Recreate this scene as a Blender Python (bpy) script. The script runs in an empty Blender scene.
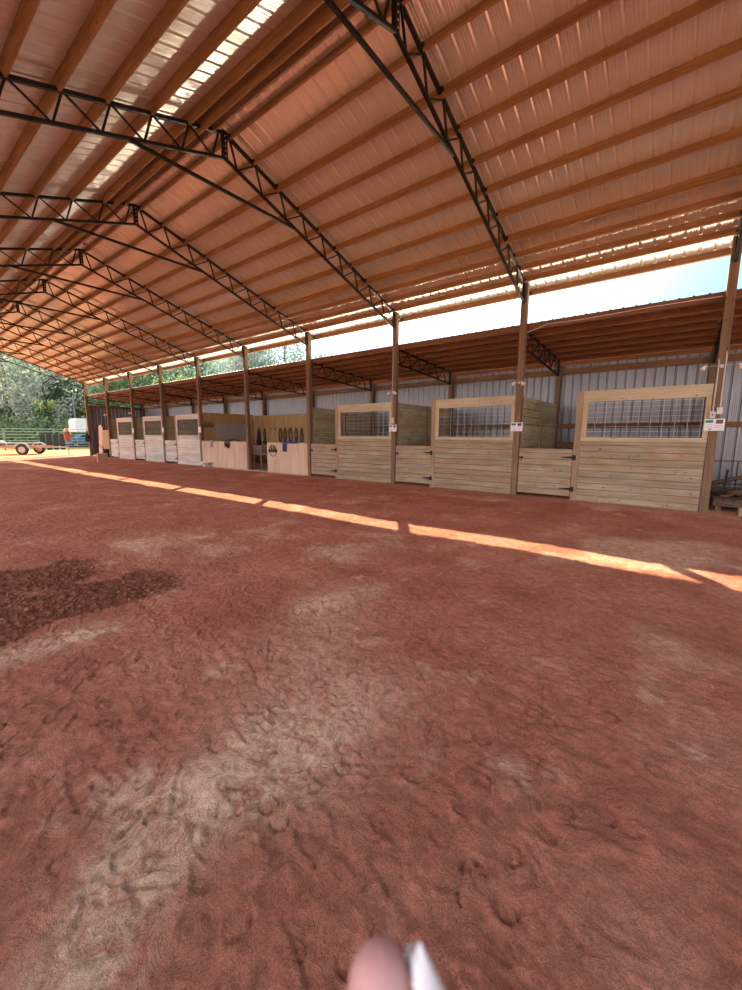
import bpy, math, random
import numpy as np
from mathutils import Vector, Matrix
random.seed(7)
SC = bpy.context.scene
COL = SC.collection

# ------------------------------------------------------------------ camera
F_PX, PITCH, YAW, ROLL, CH = 396.965, .1469, .6602, -.0052, 1.435
def cam_axes():
    c, s, cp, sp = math.cos(YAW), math.sin(YAW), math.cos(PITCH), math.sin(PITCH)
    fw = Vector((c*cp, s*cp, -sp)); rt = Vector((s, -c, 0)); up = Vector((c*sp, s*sp, cp))
    cr, sr = math.cos(ROLL), math.sin(ROLL)
    return fw, rt*cr-up*sr, rt*sr+up*cr
FW, RT, UP = cam_axes()
cam_d = bpy.data.cameras.new('camera'); cam = bpy.data.objects.new('camera', cam_d); COL.objects.link(cam)
cam_d.sensor_fit = 'VERTICAL'; cam_d.sensor_height = 24; cam_d.lens = F_PX*24/990
cam_d.clip_start = .005; cam_d.clip_end = 900
cam_d.dof.use_dof = True; cam_d.dof.focus_distance = 12; cam_d.dof.aperture_fstop = 6.0
M = Matrix((RT, UP, -FW)).transposed().to_4x4(); M.translation = Vector((0, 0, CH)); cam.matrix_world = M
SC.camera = cam

# ------------------------------------------------------------------ sky, sun, exposure
SUN_AZ, SUN_EL = math.radians(36.2), math.radians(36.1)      # azimuth measured from +X towards +Y
HORIZON_COL, ZENITH_COL, FILL_COL, GLOW_COL = (.50, .92, 1.03), (.24, .64, .92), (2.55, 2.42, 2.46), (8., 8., 7.6)
w = bpy.data.worlds.new('sky'); SC.world = w; w.use_nodes = True
nt = w.node_tree; nt.nodes.clear()
def wn(typ, **kw):
    n = nt.nodes.new('ShaderNode'+typ)
    for k, v in kw.items(): setattr(n, k, v)
    return n
def wmath(op, a, b=0., clamp=False):
    m = wn('Math', operation=op, use_clamp=clamp)
    for i, v in enumerate((a, b)):
        if isinstance(v, bpy.types.NodeSocket): nt.links.new(v, m.inputs[i])
        else: m.inputs[i].default_value = v
    return m.outputs[0]
def wmix(f, a, b, mode='MIX'):
    m = wn('MixRGB', blend_type=mode); nt.links.new(f, m.inputs[0]) if isinstance(f, bpy.types.NodeSocket) else setattr(m.inputs[0], 'default_value', f)
    for i, v in ((1, a), (2, b)):
        if isinstance(v, bpy.types.NodeSocket): nt.links.new(v, m.inputs[i])
        else: m.inputs[i].default_value = (*v, 1)
    return m.outputs[0]
tc = wn('TexCoord'); D_ = tc.outputs['Generated']
sx = wn('SeparateXYZ'); nt.links.new(D_, sx.inputs[0])
SUNV = (math.cos(SUN_AZ)*math.cos(SUN_EL), math.sin(SUN_AZ)*math.cos(SUN_EL), math.sin(SUN_EL))
dt = wn('VectorMath', operation='DOT_PRODUCT'); nt.links.new(D_, dt.inputs[0]); dt.inputs[1].default_value = SUNV
glow = wmath('POWER', wmath('MAXIMUM', dt.outputs['Value'], 0.), 14.)
elev = wmath('POWER', wmath('MAXIMUM', sx.outputs['Z'], 0.), .6)
base = wmix(elev, HORIZON_COL, ZENITH_COL)
sky_fill = wmath('MULTIPLY', wmath('MAXIMUM', wmath('MULTIPLY', sx.outputs['X'], -1.), 0.), 1.1, True)   # added fill: unseen sky side brightened to light the interior
base = wmix(sky_fill, base, FILL_COL)
gl = wn('MixRGB', blend_type='MULTIPLY'); gl.inputs[0].default_value = 1; nt.links.new(glow, gl.inputs[1]); gl.inputs[2].default_value = (*GLOW_COL, 1)
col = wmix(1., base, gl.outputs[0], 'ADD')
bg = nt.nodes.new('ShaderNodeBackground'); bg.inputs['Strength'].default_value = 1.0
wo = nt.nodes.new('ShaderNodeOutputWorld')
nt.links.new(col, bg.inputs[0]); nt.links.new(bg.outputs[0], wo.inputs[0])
sd = bpy.data.lights.new('sun', 'SUN'); sd.energy = 15.5; sd.angle = math.radians(.53); sd.color = (1, .83, .52)
so = bpy.data.objects.new('sun', sd); COL.objects.link(so)
so.rotation_euler = Vector((math.cos(SUN_AZ)*math.cos(SUN_EL), math.sin(SUN_AZ)*math.cos(SUN_EL), math.sin(SUN_EL))).to_track_quat('Z', 'Y').to_euler()
so.location = (30, 22, 30)
SC.view_settings.view_transform = 'Standard'; SC.view_settings.look = 'None'
SC.view_settings.gamma = 1; SC.view_settings.use_curve_mapping = False
SC.view_settings.exposure = 0.2
try:
    SC.cycles.max_bounces = 8; SC.cycles.diffuse_bounces = 5; SC.cycles.glossy_bounces = 4
    SC.cycles.sample_clamp_indirect = 25; SC.cycles.caustics_reflective = True
except Exception: pass

# ------------------------------------------------------------------ materials
MATS = {}
class NT:
    def __init__(s, name):
        s.m = bpy.data.materials.new(name); s.m.use_nodes = True; s.t = s.m.node_tree
        s.b = s.t.nodes['Principled BSDF']; MATS[name] = s.m
    def n(s, typ, ins=None, **kw):
        nd = s.t.nodes.new('ShaderNode'+typ)
        for k, v in kw.items(): setattr(nd, k, v)
        for k, v in (ins or {}).items():
            if isinstance(v, bpy.types.NodeSocket): s.t.links.new(v, nd.inputs[k])
            else: nd.inputs[k].default_value = v
        return nd
    def link(s, a, b): s.t.links.new(a, s.b.inputs[b])
    def noise(s, vec, scale, detail=4, rough=.6, dist=0):
        return s.n('TexNoise', {'Vector': vec, 'Scale': scale, 'Detail': detail, 'Roughness': rough, 'Distortion': dist}).outputs['Fac']
    def ramp(s, fac, stops):
        r = s.n('ValToRGB', {'Fac': fac}); e = r.color_ramp.elements
        while len(e) < len(stops): e.new(.5)
        for i, (p, c) in enumerate(stops): e[i].position = p; e[i].color = (*c, 1) if len(c) == 3 else c
        return r.outputs[0]
    def mix(s, fac, a, b, mode='MIX'):
        m = s.n('MixRGB', {'Fac': fac}, blend_type=mode)
        for k, v in (('Color1', a), ('Color2', b)):
            if isinstance(v, bpy.types.NodeSocket): s.t.links.new(v, m.inputs[k])
            else: m.inputs[k].default_value = (*v, 1) if len(v) == 3 else v
        return m.outputs[0]
    def math(s, op, a, b=0.):
        m = s.n('Math', operation=op)
        for i, v in enumerate((a, b)):
            if isinstance(v, bpy.types.NodeSocket): s.t.links.new(v, m.inputs[i])
            else: m.inputs[i].default_value = v
        return m.outputs[0]
    def coords(s, scale=(1, 1, 1), rnd=True, kind='Object'):
        tc = s.n('TexCoord'); v = tc.outputs[kind]
        if rnd:
            oi = s.n('ObjectInfo'); r = s.math('MULTIPLY', oi.outputs['Random'], 37.)
            cb = s.n('CombineXYZ', {'X': r, 'Y': r, 'Z': 0.})
            v = s.n('VectorMath', {0: v, 1: cb.outputs[0]}, operation='ADD').outputs[0]
        return s.n('Mapping', {'Vector': v, 'Scale': scale}).outputs[0]
    def bump(s, h, strength=.3, dist=.01):
        b = s.n('Bump', {'Height': h, 'Strength': strength, 'Distance': dist}); s.link(b.outputs[0], 'Normal')

def flat(name, col, rough=.6, metal=0., spec=.5, var=.12):
    k = NT(name); f = k.noise(k.coords(), 9, 3)
    c = k.mix(f, tuple(x*(1-var) for x in col), tuple(min(1, x*(1+var)) for x in col)); k.link(c, 'Base Color')
    k.b.inputs['Roughness'].default_value = rough; k.b.inputs['Metallic'].default_value = metal
    k.b.inputs['Specular IOR Level'].default_value = spec
    return k.m

def wood(name, cols, grain_axis=1, plank=None, rough=.75, knots=.5, planes='z', stain=None):
    """lumber; grain runs along grain_axis, optional plank pitch gives every board a tone of its own"""
    k = NT(name); sc = [26, 26, 26]; sc[grain_axis] = 1.6
    co = k.coords(tuple(sc)); g = k.noise(co, 1.0, 6, .65, .6)
    c = k.ramp(g, [(.25, cols[0]), (.5, cols[1]), (.78, cols[2])])
    sc2 = [5, 5, 5]; sc2[grain_axis] = .8
    big = k.noise(k.coords(tuple(sc2)), 1., 2, .5)
    c = k.mix(.55, c, k.ramp(big, [(.3, (.55, .55, .55)), (.7, (1, 1, 1))]), 'MULTIPLY')
    if plank:
        tc = k.n('TexCoord'); sp = k.n('SeparateXYZ', {'Vector': tc.outputs['Object']})
        q = k.math('FLOOR', k.math('DIVIDE', sp.outputs[{'x': 0, 'y': 1, 'z': 2}[planes]], plank))
        oi = k.n('ObjectInfo')
        wn = k.n('TexWhiteNoise', {'Vector': k.n('CombineXYZ', {'X': q, 'Y': k.math('MULTIPLY', oi.outputs['Random'], 91.), 'Z': 3.}).outputs[0]}, noise_dimensions='3D')
        tint = k.ramp(wn.outputs['Value'], [(0, (.66, .74, .66)), (.3, (1, .93, .84)), (.5, (.80, .70, .58)), (.75, (1, .97, .93)), (1, (.84, .86, .78))])
        c = k.mix(.8, c, tint, 'MULTIPLY')
    if stain:
        sf = k.ramp(k.noise(k.coords((1.3, 1.3, 2.6)), 1.6, 3, .6), [(.5, (0, 0, 0)), (.72, (1, 1, 1))])
        c = k.mix(sf, c, k.mix(.55, c, stain), 'MIX')
    if knots:
        ks = [11, 11, 11]; ks[grain_axis] = 4.5
        vo = k.n('TexVoronoi', {'Vector': k.coords(tuple(ks)), 'Scale': 1.}, feature='F1')
        kf = k.ramp(vo.outputs['Distance'], [(.07, (1, 1, 1)), (.15, (0, 0, 0))])
        c = k.mix(k.math('MULTIPLY', kf, knots), c, tuple(x*.28 for x in cols[0]))
    k.link(c, 'Base Color'); k.b.inputs['Roughness'].default_value = rough
    k.b.inputs['Specular IOR Level'].default_value = .25
    k.bump(g, .35, .004)
    return k.m

def sheet_metal(name, col, rough, metal=1., streak=.25, dirt=None):
    k = NT(name); co = k.coords((1.2, 14, 1.2), rnd=False)
    f = k.noise(co, 1.3, 4, .6); c = k.mix(f, tuple(x*(1-streak) for x in col), col)
    if dirt:
        d = k.ramp(k.noise(k.coords((.8, 2.2, .5), rnd=False), 1.5, 5, .65), [(.42, (0, 0, 0)), (.75, (1, 1, 1))])
        c = k.mix(k.math('MULTIPLY', d, .45), c, dirt)
    k.link(c, 'Base Color'); k.b.inputs['Metallic'].default_value = metal
    r = k.ramp(f, [(0, (rough*.85,)*3), (1, (min(1, rough*1.2),)*3)]); k.link(r, 'Roughness')
    return k.m

sheet_metal('roof_metal', (.86, .79, .74), .20, .54, .04)
sheet_metal('shed_roof_metal', (.92, .91, .90), .46, .9, .05)
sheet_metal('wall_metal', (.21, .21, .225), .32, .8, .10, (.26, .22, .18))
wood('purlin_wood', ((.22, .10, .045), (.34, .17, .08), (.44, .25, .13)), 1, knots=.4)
wood('shaded_purlin_wood', ((.15, .065, .03), (.24, .105, .05), (.32, .16, .08)), 1, knots=.4)  # purlin lumber darkened, shade under the shed roof put into its colour
wood('girt_wood', ((.18, .095, .05), (.27, .15, .08), (.36, .21, .12)), 1, knots=.4)
wood('post_wood', ((.15, .085, .05), (.25, .15, .09), (.35, .225, .14)), 2, knots=.8)
wood('stud_wood', ((.30, .19, .11), (.42, .28, .18), (.52, .38, .25)), 2, knots=.6)
wood('header_wood', ((.46, .36, .22), (.60, .49, .33), (.70, .60, .43)), 1, knots=.9)
wood('jamb_wood', ((.50, .36, .20), (.62, .47, .28), (.72, .57, .37)), 2, knots=.4)
wood('plank_wood', ((.27, .21, .14), (.46, .37, .27), (.60, .51, .40)), 1, plank=.14, knots=.9, stain=(.36, .18, .09))
wood('pale_plank_wood', ((.70, .64, .62), (.86, .81, .79), (.93, .90, .89)), 1, plank=.14, knots=.8)
wood('green_plank_wood', ((.42, .38, .24), (.60, .56, .39), (.72, .68, .50)), 0, plank=.19, knots=.9, stain=(.30, .20, .1))
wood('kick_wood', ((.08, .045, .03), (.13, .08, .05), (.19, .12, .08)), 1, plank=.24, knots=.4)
wood('plywood', ((.62, .42, .30), (.76, .54, .39), (.84, .63, .47)), 2, knots=.25)
wood('dark_plywood', ((.42, .26, .12), (.54, .35, .17), (.62, .42, .22)), 2, knots=.3)
wood('pink_board', ((.68, .42, .32), (.80, .53, .42), (.86, .60, .50)), 2, knots=.2)
wood('deck_wood', ((.10, .065, .045), (.16, .11, .08), (.23, .165, .12)), 0, plank=.14, planes='y', knots=.3)
wood('bark', ((.10, .08, .065), (.18, .15, .12), (.27, .23, .19)), 2, knots=0, rough=.9)
flat('black_steel', (.008, .008, .009), .5, .0, .3)
flat('galv_wire', (.60, .60, .62), .5, .3)
flat('galv_steel', (.55, .56, .58), .45, .7)
flat('white_paint', (.80, .80, .82), .45)
flat('conduit_grey', (.46, .43, .41), .4, .3)
flat('lamp_white', (.85, .72, .66), .4)
flat('sign_white', (.82, .80, .84), .6, var=.03)
flat('sign_green', (.02, .24, .12), .6); flat('sign_photo', (.16, .09, .07), .6, var=.6); flat('sign_ink', (.25, .25, .3), .7)
flat('leather', (.025, .02, .018), .45); flat('brown_leather', (.09, .04, .02), .5)
flat('blue_cloth', (.03, .06, .24), .85); flat('grey_cloth', (.33, .31, .30), .9); flat('dark_cloth', (.03, .03, .035), .9)
flat('concrete', (.42, .36, .33), .9); flat('rubber', (.03, .028, .03), .8)
flat('rust', (.30, .13, .085), .8); flat('green_paint', (.20, .32, .27), .55); flat('orange_paint', (.62, .24, .12), .6)
flat('tinted_glass', (.02, .025, .03), .1); flat('pole_metal', (.20, .22, .24), .6, .3)
flat('rim_pink', (.62, .44, .38), .6); flat('blue_plastic', (.10, .25, .5), .5); flat('cardboard', (.50, .30, .17), .8)
k = NT('nail'); k.b.inputs['Base Color'].default_value = (.86, .80, .86, 1); k.b.inputs['Roughness'].default_value = .25
k = NT('skin'); f = k.noise(k.coords(), 160, 3); k.link(k.mix(f, (.50, .25, .24), (.58, .31, .30)), 'Base Color')
k.b.inputs['Roughness'].default_value = .5; k.b.inputs['Subsurface Weight'].default_value = .15; k.b.inputs['Subsurface Scale'].default_value = .004

def leafmat(name, c0, c1):
    k = NT(name); f = k.noise(k.coords(), 2.2, 4); c = k.mix(f, c0, c1)
    geo = k.n('NewGeometry'); c = k.mix(geo.outputs['Random Per Island'], c, c1)
    d = k.n('BsdfDiffuse', {'Color': c}); t = k.n('BsdfTranslucent', {'Color': c})
    mx = k.n('MixShader', {'Fac': .45}); k.t.links.new(d.outputs[0], mx.inputs[1]); k.t.links.new(t.outputs[0], mx.inputs[2])
    out = [n for n in k.t.nodes if n.type == 'OUTPUT_MATERIAL'][0]; k.t.links.new(mx.outputs[0], out.inputs[0])
leafmat('leaf_hazy', (.30, .37, .32), (.56, .62, .55)); leafmat('leaf_dark', (.05, .13, .07), (.16, .28, .15))  # first leaf set is paled to put distant haze into its colour
leafmat('leaf_lime', (.30, .40, .06), (.58, .62, .14)); leafmat('leaf_autumn', (.36, .22, .14), (.55, .38, .26))
leafmat('leaf_blue', (.13, .22, .24), (.30, .42, .42)); leafmat('leaf_mid', (.14, .22, .10), (.34, .42, .22))

# soil: pale and dark patches come from per-vertex masks of where sand and wet clods lie
k = NT('red_soil'); co = k.coords(rnd=False)
n1 = k.noise(co, 1.3, 6, .62, .4); n2 = k.noise(co, 14, 5, .7); n3 = k.noise(co, 110, 5, .8)
c = k.ramp(n1, [(.28, (.45, .155, .100)), (.5, (.58, .222, .150)), (.72, (.70, .31, .22))])
c = k.mix(.5, c, k.ramp(n2, [(.3, (.45, .42, .42)), (.7, (1.35, 1.34, 1.34))]), 'MULTIPLY')
c = k.mix(.6, c, k.ramp(n3, [(.3, (.45, .43, .42)), (.7, (1.35, 1.35, 1.35))]), 'MULTIPLY')
pale = k.n('Attribute', attribute_name='pale').outputs['Fac']; dark = k.n('Attribute', attribute_name='dark').outputs['Fac']
pf = k.math('MULTIPLY', pale, k.ramp(k.noise(co, 9, 8, .82, 1.2), [(.36, (0, 0, 0)), (.58, (.95, .95, .95))]))
c = k.mix(pf, c, (.92, .62, .46))
spk = k.n('TexVoronoi', {'Vector': co, 'Scale': 38.}); sf = k.ramp(spk.outputs['Distance'], [(.04, (1, 1, 1)), (.09, (0, 0, 0))])
sel = k.ramp(k.n('SeparateColor', {'Color': spk.outputs['Color']}).outputs[0], [(.80, (0, 0, 0)), (.84, (1, 1, 1))])
c = k.mix(k.math('MULTIPLY', k.math('MULTIPLY', sf, sel), .7), c, (.66, .46, .32))
df = k.math('MULTIPLY', dark, k.ramp(k.noise(co, 16, 5, .7), [(.3, (.35,)*3), (.6, (1,)*3)]))
c = k.mix(df, c, (.20, .068, .046))
out = k.n('Attribute', attribute_name='outside').outputs['Fac']
c = k.mix(out, c, k.ramp(n1, [(.3, (.46, .22, .10)), (.7, (.62, .36, .18))]))
k.link(c, 'Base Color'); k.b.inputs['Roughness'].default_value = .95; k.b.inputs['Specular IOR Level'].default_value = .15
n4 = k.noise(co, 260, 2, .8); c = k.mix(.5, c, k.ramp(n4, [(.32, (.55,)*3), (.68, (1.4,)*3)]), 'MULTIPLY'); k.link(c, 'Base Color')
n5 = k.noise(co, 6, 7, .74, 1.6); h = k.math('ADD', k.math('ADD', k.math('MULTIPLY', n2, .7), k.math('MULTIPLY', n5, 1.6)), k.math('MULTIPLY', n3, .5)); k.bump(h, 1.0, .03)

# ------------------------------------------------------------------ mesh helpers
class MB:
    def __init__(s): s.v = []; s.f = []
    def add(s, vs, fs):
        o = len(s.v); s.v += [tuple(v) for v in vs]; s.f += [tuple(o+i for i in f) for f in fs]; return s
    def box(s, x0, x1, y0, y1, z0, z1):
        return s.add([(x, y, z) for x in (x0, x1) for y in (y0, y1) for z in (z0, z1)],
                     [(0, 1, 3, 2), (4, 6, 7, 5), (0, 4, 5, 1), (2, 3, 7, 6), (0, 2, 6, 4), (1, 5, 7, 3)])
    def cbox(s, x0, x1, y0, y1, z0, z1, c=.004):
        """box with chamfered corners along its longest edges (all 12 edges eased)"""
        vs = []; 
        X = (x0, x1); Y = (y0, y1); Z = (z0, z1); c = min(c, (x1-x0)*.3, (y1-y0)*.3, (z1-z0)*.3)
        idx = {}
        for i in (0, 1):
            for j in (0, 1):
                for l in (0, 1):
                    sx, sy, sz = (1-2*i), (1-2*j), (1-2*l)
                    for ax in range(3):
                        p = [X[i]+sx*c, Y[j]+sy*c, Z[l]+sz*c]; p[ax] = (X[i], Y[j], Z[l])[ax]
                        idx[(i, j, l, ax)] = len(vs); vs.append(p)
        fs = []
        for ax in range(3):
            o = [a for a in range(3) if a != ax]
            for sgn in (0, 1):
                q = []
                for a, b in ((0, 0), (1, 0), (1, 1), (0, 1)):
                    t = [0, 0, 0]; t[ax] = sgn; t[o[0]] = a; t[o[1]] = b; q.append(idx[(*t, ax)])
                fs.append(q)
        for ax in range(3):
            o = [a for a in range(3) if a != ax]
            for a in (0, 1):
                for b in (0, 1):
                    q = []
                    for e, who in ((0, o[0]), (1, o[0]), (1, o[1]), (0, o[1])):
                        t = [0, 0, 0]; t[ax] = e; t[o[0]] = a; t[o[1]] = b; q.append(idx[(*t, who)])
                    fs.append(q)
        for i in (0, 1):
            for j in (0, 1):
                for l in (0, 1): fs.append([idx[(i, j, l, a)] for a in range(3)])
        return s.add(vs, fs)
    def bar(s, p, q, w, h=None, up=(0, 0, 1)):
        p, q = Vector(p), Vector(q); h = h or w; d = (q-p).normalized(); u = Vector(up)
        if abs(d.dot(u)) > .98: u = Vector((0, 1, 0))
        r = d.cross(u).normalized(); u = r.cross(d)
        vs = [a+r*(i*w/2)+u*(j*h/2) for a in (p, q) for i, j in ((-1, -1), (1, -1), (1, 1), (-1, 1))]
        return s.add(vs, [(0, 3, 2, 1), (4, 5, 6, 7), (0, 1, 5, 4), (1, 2, 6, 5), (2, 3, 7, 6), (3, 0, 4, 7)])
    def tube(s, pts, r, n=8, caps=True):
        pts = [Vector(p) for p in pts]; rr = r if isinstance(r, (list, tuple)) else [r]*len(pts); rings = []; prev = None
        for i, p in enumerate(pts):
            d = (pts[min(i+1, len(pts)-1)]-pts[max(i-1, 0)]).normalized()
            a = prev if prev is not None else (Vector((0, 0, 1)) if abs(d.z) < .9 else Vector((1, 0, 0)))
            u = (a-d*a.dot(d)).normalized(); prev = u; v = d.cross(u)
            rings.append([p+(u*math.cos(t)+v*math.sin(t))*rr[i] for t in [2*math.pi*k/n for k in range(n)]])
        fs = []
        for i in range(len(pts)-1):
            for j in range(n): fs.append((i*n+j, i*n+(j+1) % n, (i+1)*n+(j+1) % n, (i+1)*n+j))
        if caps: fs += [tuple(range(n))[::-1], tuple((len(pts)-1)*n+j for j in range(n))]
        return s.add([v for r_ in rings for v in r_], fs)
    def lathe(s, c, prof, n=20, axis='z', caps=True):
        vs = []; c = Vector(c)
        for r, z in prof:
            for k in range(n):
                t = 2*math.pi*k/n; a, b = r*math.cos(t), r*math.sin(t)
                vs.append(c+(Vector((a, b, z)) if axis == 'z' else Vector((z, a, b)) if axis == 'x' else Vector((a, z, b))))
        fs = [(i*n+j, i*n+(j+1) % n, (i+1)*n+(j+1) % n, (i+1)*n+j) for i in range(len(prof)-1) for j in range(n)]
        if caps: fs += [tuple(range(n))[::-1], tuple((len(prof)-1)*n+j for j in range(n))]
        return s.add(vs, fs)
    def build(s, name, mat, parent=None, smooth=False, loc=None):
        me = bpy.data.meshes.new(name); me.from_pydata(s.v, [], s.f); me.materials.append(MATS[mat])
        import bmesh
        bm = bmesh.new(); bm.from_mesh(me); bmesh.ops.recalc_face_normals(bm, faces=bm.faces); bm.to_mesh(me); bm.free()
        if smooth: me.polygons.foreach_set('use_smooth', [True]*len(me.polygons))
        o = bpy.data.objects.new(name, me); COL.objects.link(o)
        if parent is not None: o.parent = parent
        if loc is not None: o.location = loc
        return o

def tag(o, label=None, cat=None, group=None, kind=None):
    for a, b in (('label', label), ('category', cat), ('group', group), ('kind', kind)):
        if b: o[a] = b
    return o
def thing(name, loc, label, cat, group=None, rz=0):
    o = bpy.data.objects.new(name, None); COL.objects.link(o); o.location = loc; o.rotation_euler = (0, 0, rz)
    o.empty_display_size = .1
    return tag(o, label, cat, group)
KIDS = {}
def kids(o): return [c for c in COL.objects if c.parent == o]
def dup(root, loc, label=None, group=None, rz=None, scale=None, parent=None):
    r = root.copy(); COL.objects.link(r); r.location = loc
    if rz is not None: r.rotation_euler = (0, 0, rz)
    if scale is not None: r.scale = scale
    if label: r['label'] = label
    if group: r['group'] = group
    def rec(a, b):
        for ch in kids(a):
            c = ch.copy(); COL.objects.link(c); c.parent = b; rec(ch, c)
    rec(root, r)
    return r

# ------------------------------------------------------------------ dimensions
PX = 9.99; BAY = 3.658; YP = [-.4408+BAY*(i-1) for i in range(0, 11)]      # YP[i] is post i's y
XR, ZR, SL = 4.58, 6.72, .331
Y0, Y1 = -5.2, 33.15
ORD = ['', 'first', 'second', 'third', 'fourth', 'fifth', 'sixth', 'seventh', 'eighth', 'ninth', 'tenth', 'eleventh', 'twelfth']

# ------------------------------------------------------------------ ground
def vnoise(x, y, seed):
    rng = np.random.RandomState(seed); T = rng.rand(256, 256)
    xi = np.floor(x).astype(int); yi = np.floor(y).astype(int); fx = x-xi; fy = y-yi
    fx = fx*fx*(3-2*fx); fy = fy*fy*(3-2*fy); g = lambda a, b: T[a & 255, b & 255]
    return (g(xi, yi)*(1-fx)+g(xi+1, yi)*fx)*(1-fy)+(g(xi, yi+1)*(1-fx)+g(xi+1, yi+1)*fx)*fy
def fbm(x, y, sc, oc, seed, gain=.55):
    r = 0; a = 1; t = 0
    for i in range(oc): r = r+a*vnoise(x*sc*2**i+i*17.3, y*sc*2**i-i*9.1, seed+i); t += a; a *= gain
    return r/t-.5
def axis(lo, hi, c, d0, g):
    pos = [c]; 
    while pos[-1] < hi: pos.append(pos[-1]+max(d0, g*(pos[-1]-c-2.4)))
    neg = [c]
    while neg[-1] > lo: neg.append(neg[-1]-max(d0, .12*(c-neg[-1]-.9)))
    return np.array(neg[:0:-1]+pos)
def smooth(a, b, x): t = np.clip((x-a)/(b-a), 0, 1); return t*t*(3-2*t)
gx = axis(-60, 190, .9, .011, .011); gy = axis(-60, 260, .7, .011, .0105)
GX, GY = np.meshgrid(gx, gy, indexing='ij')
near = 1-smooth(9.2, 9.9, GX); 
H = fbm(GX, GY, .55, 3, 3)*.035+fbm(GX, GY, 3.2, 4, 11)*.026+fbm(GX, GY, 14, 3, 31)*.010+fbm(GX, GY, 45, 3, 41)*.011-np.abs(fbm(GX, GY, 8, 4, 47))*.022-np.abs(fbm(GX*22+2*fbm(GX, GY, 1.5, 2, 5)*9, GY*4.5, 1, 3, 57))*.016
H *= .25+.75*near
rng = np.random.RandomState(5)
def stamp(cx, cy, R, fn):
    i0, i1 = np.searchsorted(gx, (cx-R, cx+R)); j0, j1 = np.searchsorted(gy, (cy-R, cy+R))
    if i1-i0 < 2 or j1-j0 < 2: return
    H[i0:i1, j0:j1] += fn(GX[i0:i1, j0:j1]-cx, GY[i0:i1, j0:j1]-cy)
for n in range(2600):                                   # hoof prints: a pressed crescent with a raised rim
    r0 = rng.rand(); cx, cy = .2+8.8*r0, -1+14*rng.rand()
    if n % 2: cx, cy = .2+4.5*rng.rand(), .0+5*rng.rand()
    R = .034+.020*rng.rand(); a0 = rng.rand()*6.28; am = .4+.8*rng.rand()**2
    def hoof(dx, dy):
        u = dx*math.cos(a0)+dy*math.sin(a0); v = -dx*math.sin(a0)+dy*math.cos(a0)
        d = np.hypot(u, v*1.15); ring = np.exp(-((d-R)/.007)**2)*smooth(-.6*R, .3*R, u)
        return am*(-.011*ring+.006*np.exp(-((d-R*1.25)/.009)**2)*smooth(-.5*R, .4*R, u)-.003*(d < R))
    stamp(cx, cy, .13, hoof)
for n in range(700):                                    # drag marks and boot scuffs
    cx, cy = .2+6*rng.rand()**1.2, .1+8*rng.rand(); a0 = rng.normal(.9, .9); L = .05+.16*rng.rand()**2; bend = rng.normal(0, 1.5)
    def scuff(dx, dy):
        u = dx*math.cos(a0)+dy*math.sin(a0); v = -dx*math.sin(a0)+dy*math.cos(a0)-bend*(dx*math.cos(a0)+dy*math.sin(a0))**2
        return (-.006*np.exp(-(v/.007)**2)+.005*np.exp(-((v-.017)/.008)**2))*np.exp(-(u/L)**4)
    stamp(cx, cy, .28, scuff)
for k_ in range(5):                                     # faint tyre ruts running to the back of the arena
    yy = 1.1+.13*k_; H += -.0025*np.exp(-(((GX-.75-.09*k_)-.28*(GY-1.))/.018)**2)*smooth(.2, .7, GY)*(1-smooth(2., 3.4, GY))
def seg(px, py, qx, qy, wd):
    vx, vy = qx-px, qy-py; L = math.hypot(vx, vy); t = np.clip(((GX-px)*vx+(GY-py)*vy)/L**2, 0, 1)
    return np.exp(-(np.hypot(GX-px-vx*t, GY-py-vy*t)/wd)**2)
warp = fbm(GX, GY, 2.2, 4, 77)
dark = smooth(.30, .52, seg(.3, 4.1, 1.45, 4.0, .42)+seg(.2, 5.2, 1.1, 5.0, .6)*.9+warp*1.1)*(1-smooth(1.7, 2.1, GX))*smooth(3.2, 3.75, GY)*(1-smooth(6.2, 7.2, GY))
pale = 1.2*seg(.15, 1.1, .55, 1.4, .15)+1.3*seg(.5, 1.38, 1.0, 1.38, .17)+.5*seg(1.1, 1.4, 2.4, 2.3, .3)+.9*seg(.45, 3.35, .95, 3.3, .14)
pale = pale+.6*seg(1.0, 1.2, 1.6, 1.25, .25)+.5*seg(2.2, 2.4, 2.9, 2.2, .16)
pale = pale+smooth(.10, .28, fbm(GX, GY, .9, 4, 51))*.7+smooth(.14, .3, fbm(GX, GY, 2.4, 5, 91, .7))*.6
pale = np.clip(pale, 0, 1)*near+.25*(1-near)
H += dark*(np.abs(fbm(GX, GY, 11, 4, 61, .7))*.10-.012)
outside = np.clip(smooth(33.2, 36, GY)+smooth(14.2, 15.5, GX)+smooth(-1.5, -3., GX)*0+smooth(0, 1, -GX-1.5), 0, 1)
nx_, ny_ = GX.shape
hill = smooth(60, 150, GY)*1.5+smooth(60, 150, GX)*1.5
vs = np.stack([GX, GY, H+hill], -1).reshape(-1, 3)
ii = np.arange(nx_*ny_).reshape(nx_, ny_)
fs = np.stack([ii[:-1, :-1], ii[1:, :-1], ii[1:, 1:], ii[:-1, 1:]], -1).reshape(-1, 4)
me = bpy.data.meshes.new('floor'); me.vertices.add(len(vs)); me.vertices.foreach_set('co', vs.astype('f4').ravel())
me.loops.add(fs.size); me.loops.foreach_set('vertex_index', fs.astype('i4').ravel())
me.polygons.add(len(fs)); me.polygons.foreach_set('loop_start', np.arange(0, fs.size, 4, dtype='i4'))
me.update(); me.validate(); me.polygons.foreach_set('use_smooth', np.ones(len(fs), bool))
for nm, arr in (('pale', pale), ('dark', dark), ('outside', outside)):
    at = me.attributes.new(nm, 'FLOAT', 'POINT'); at.data.foreach_set('value', arr.astype('f4').ravel())
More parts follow.
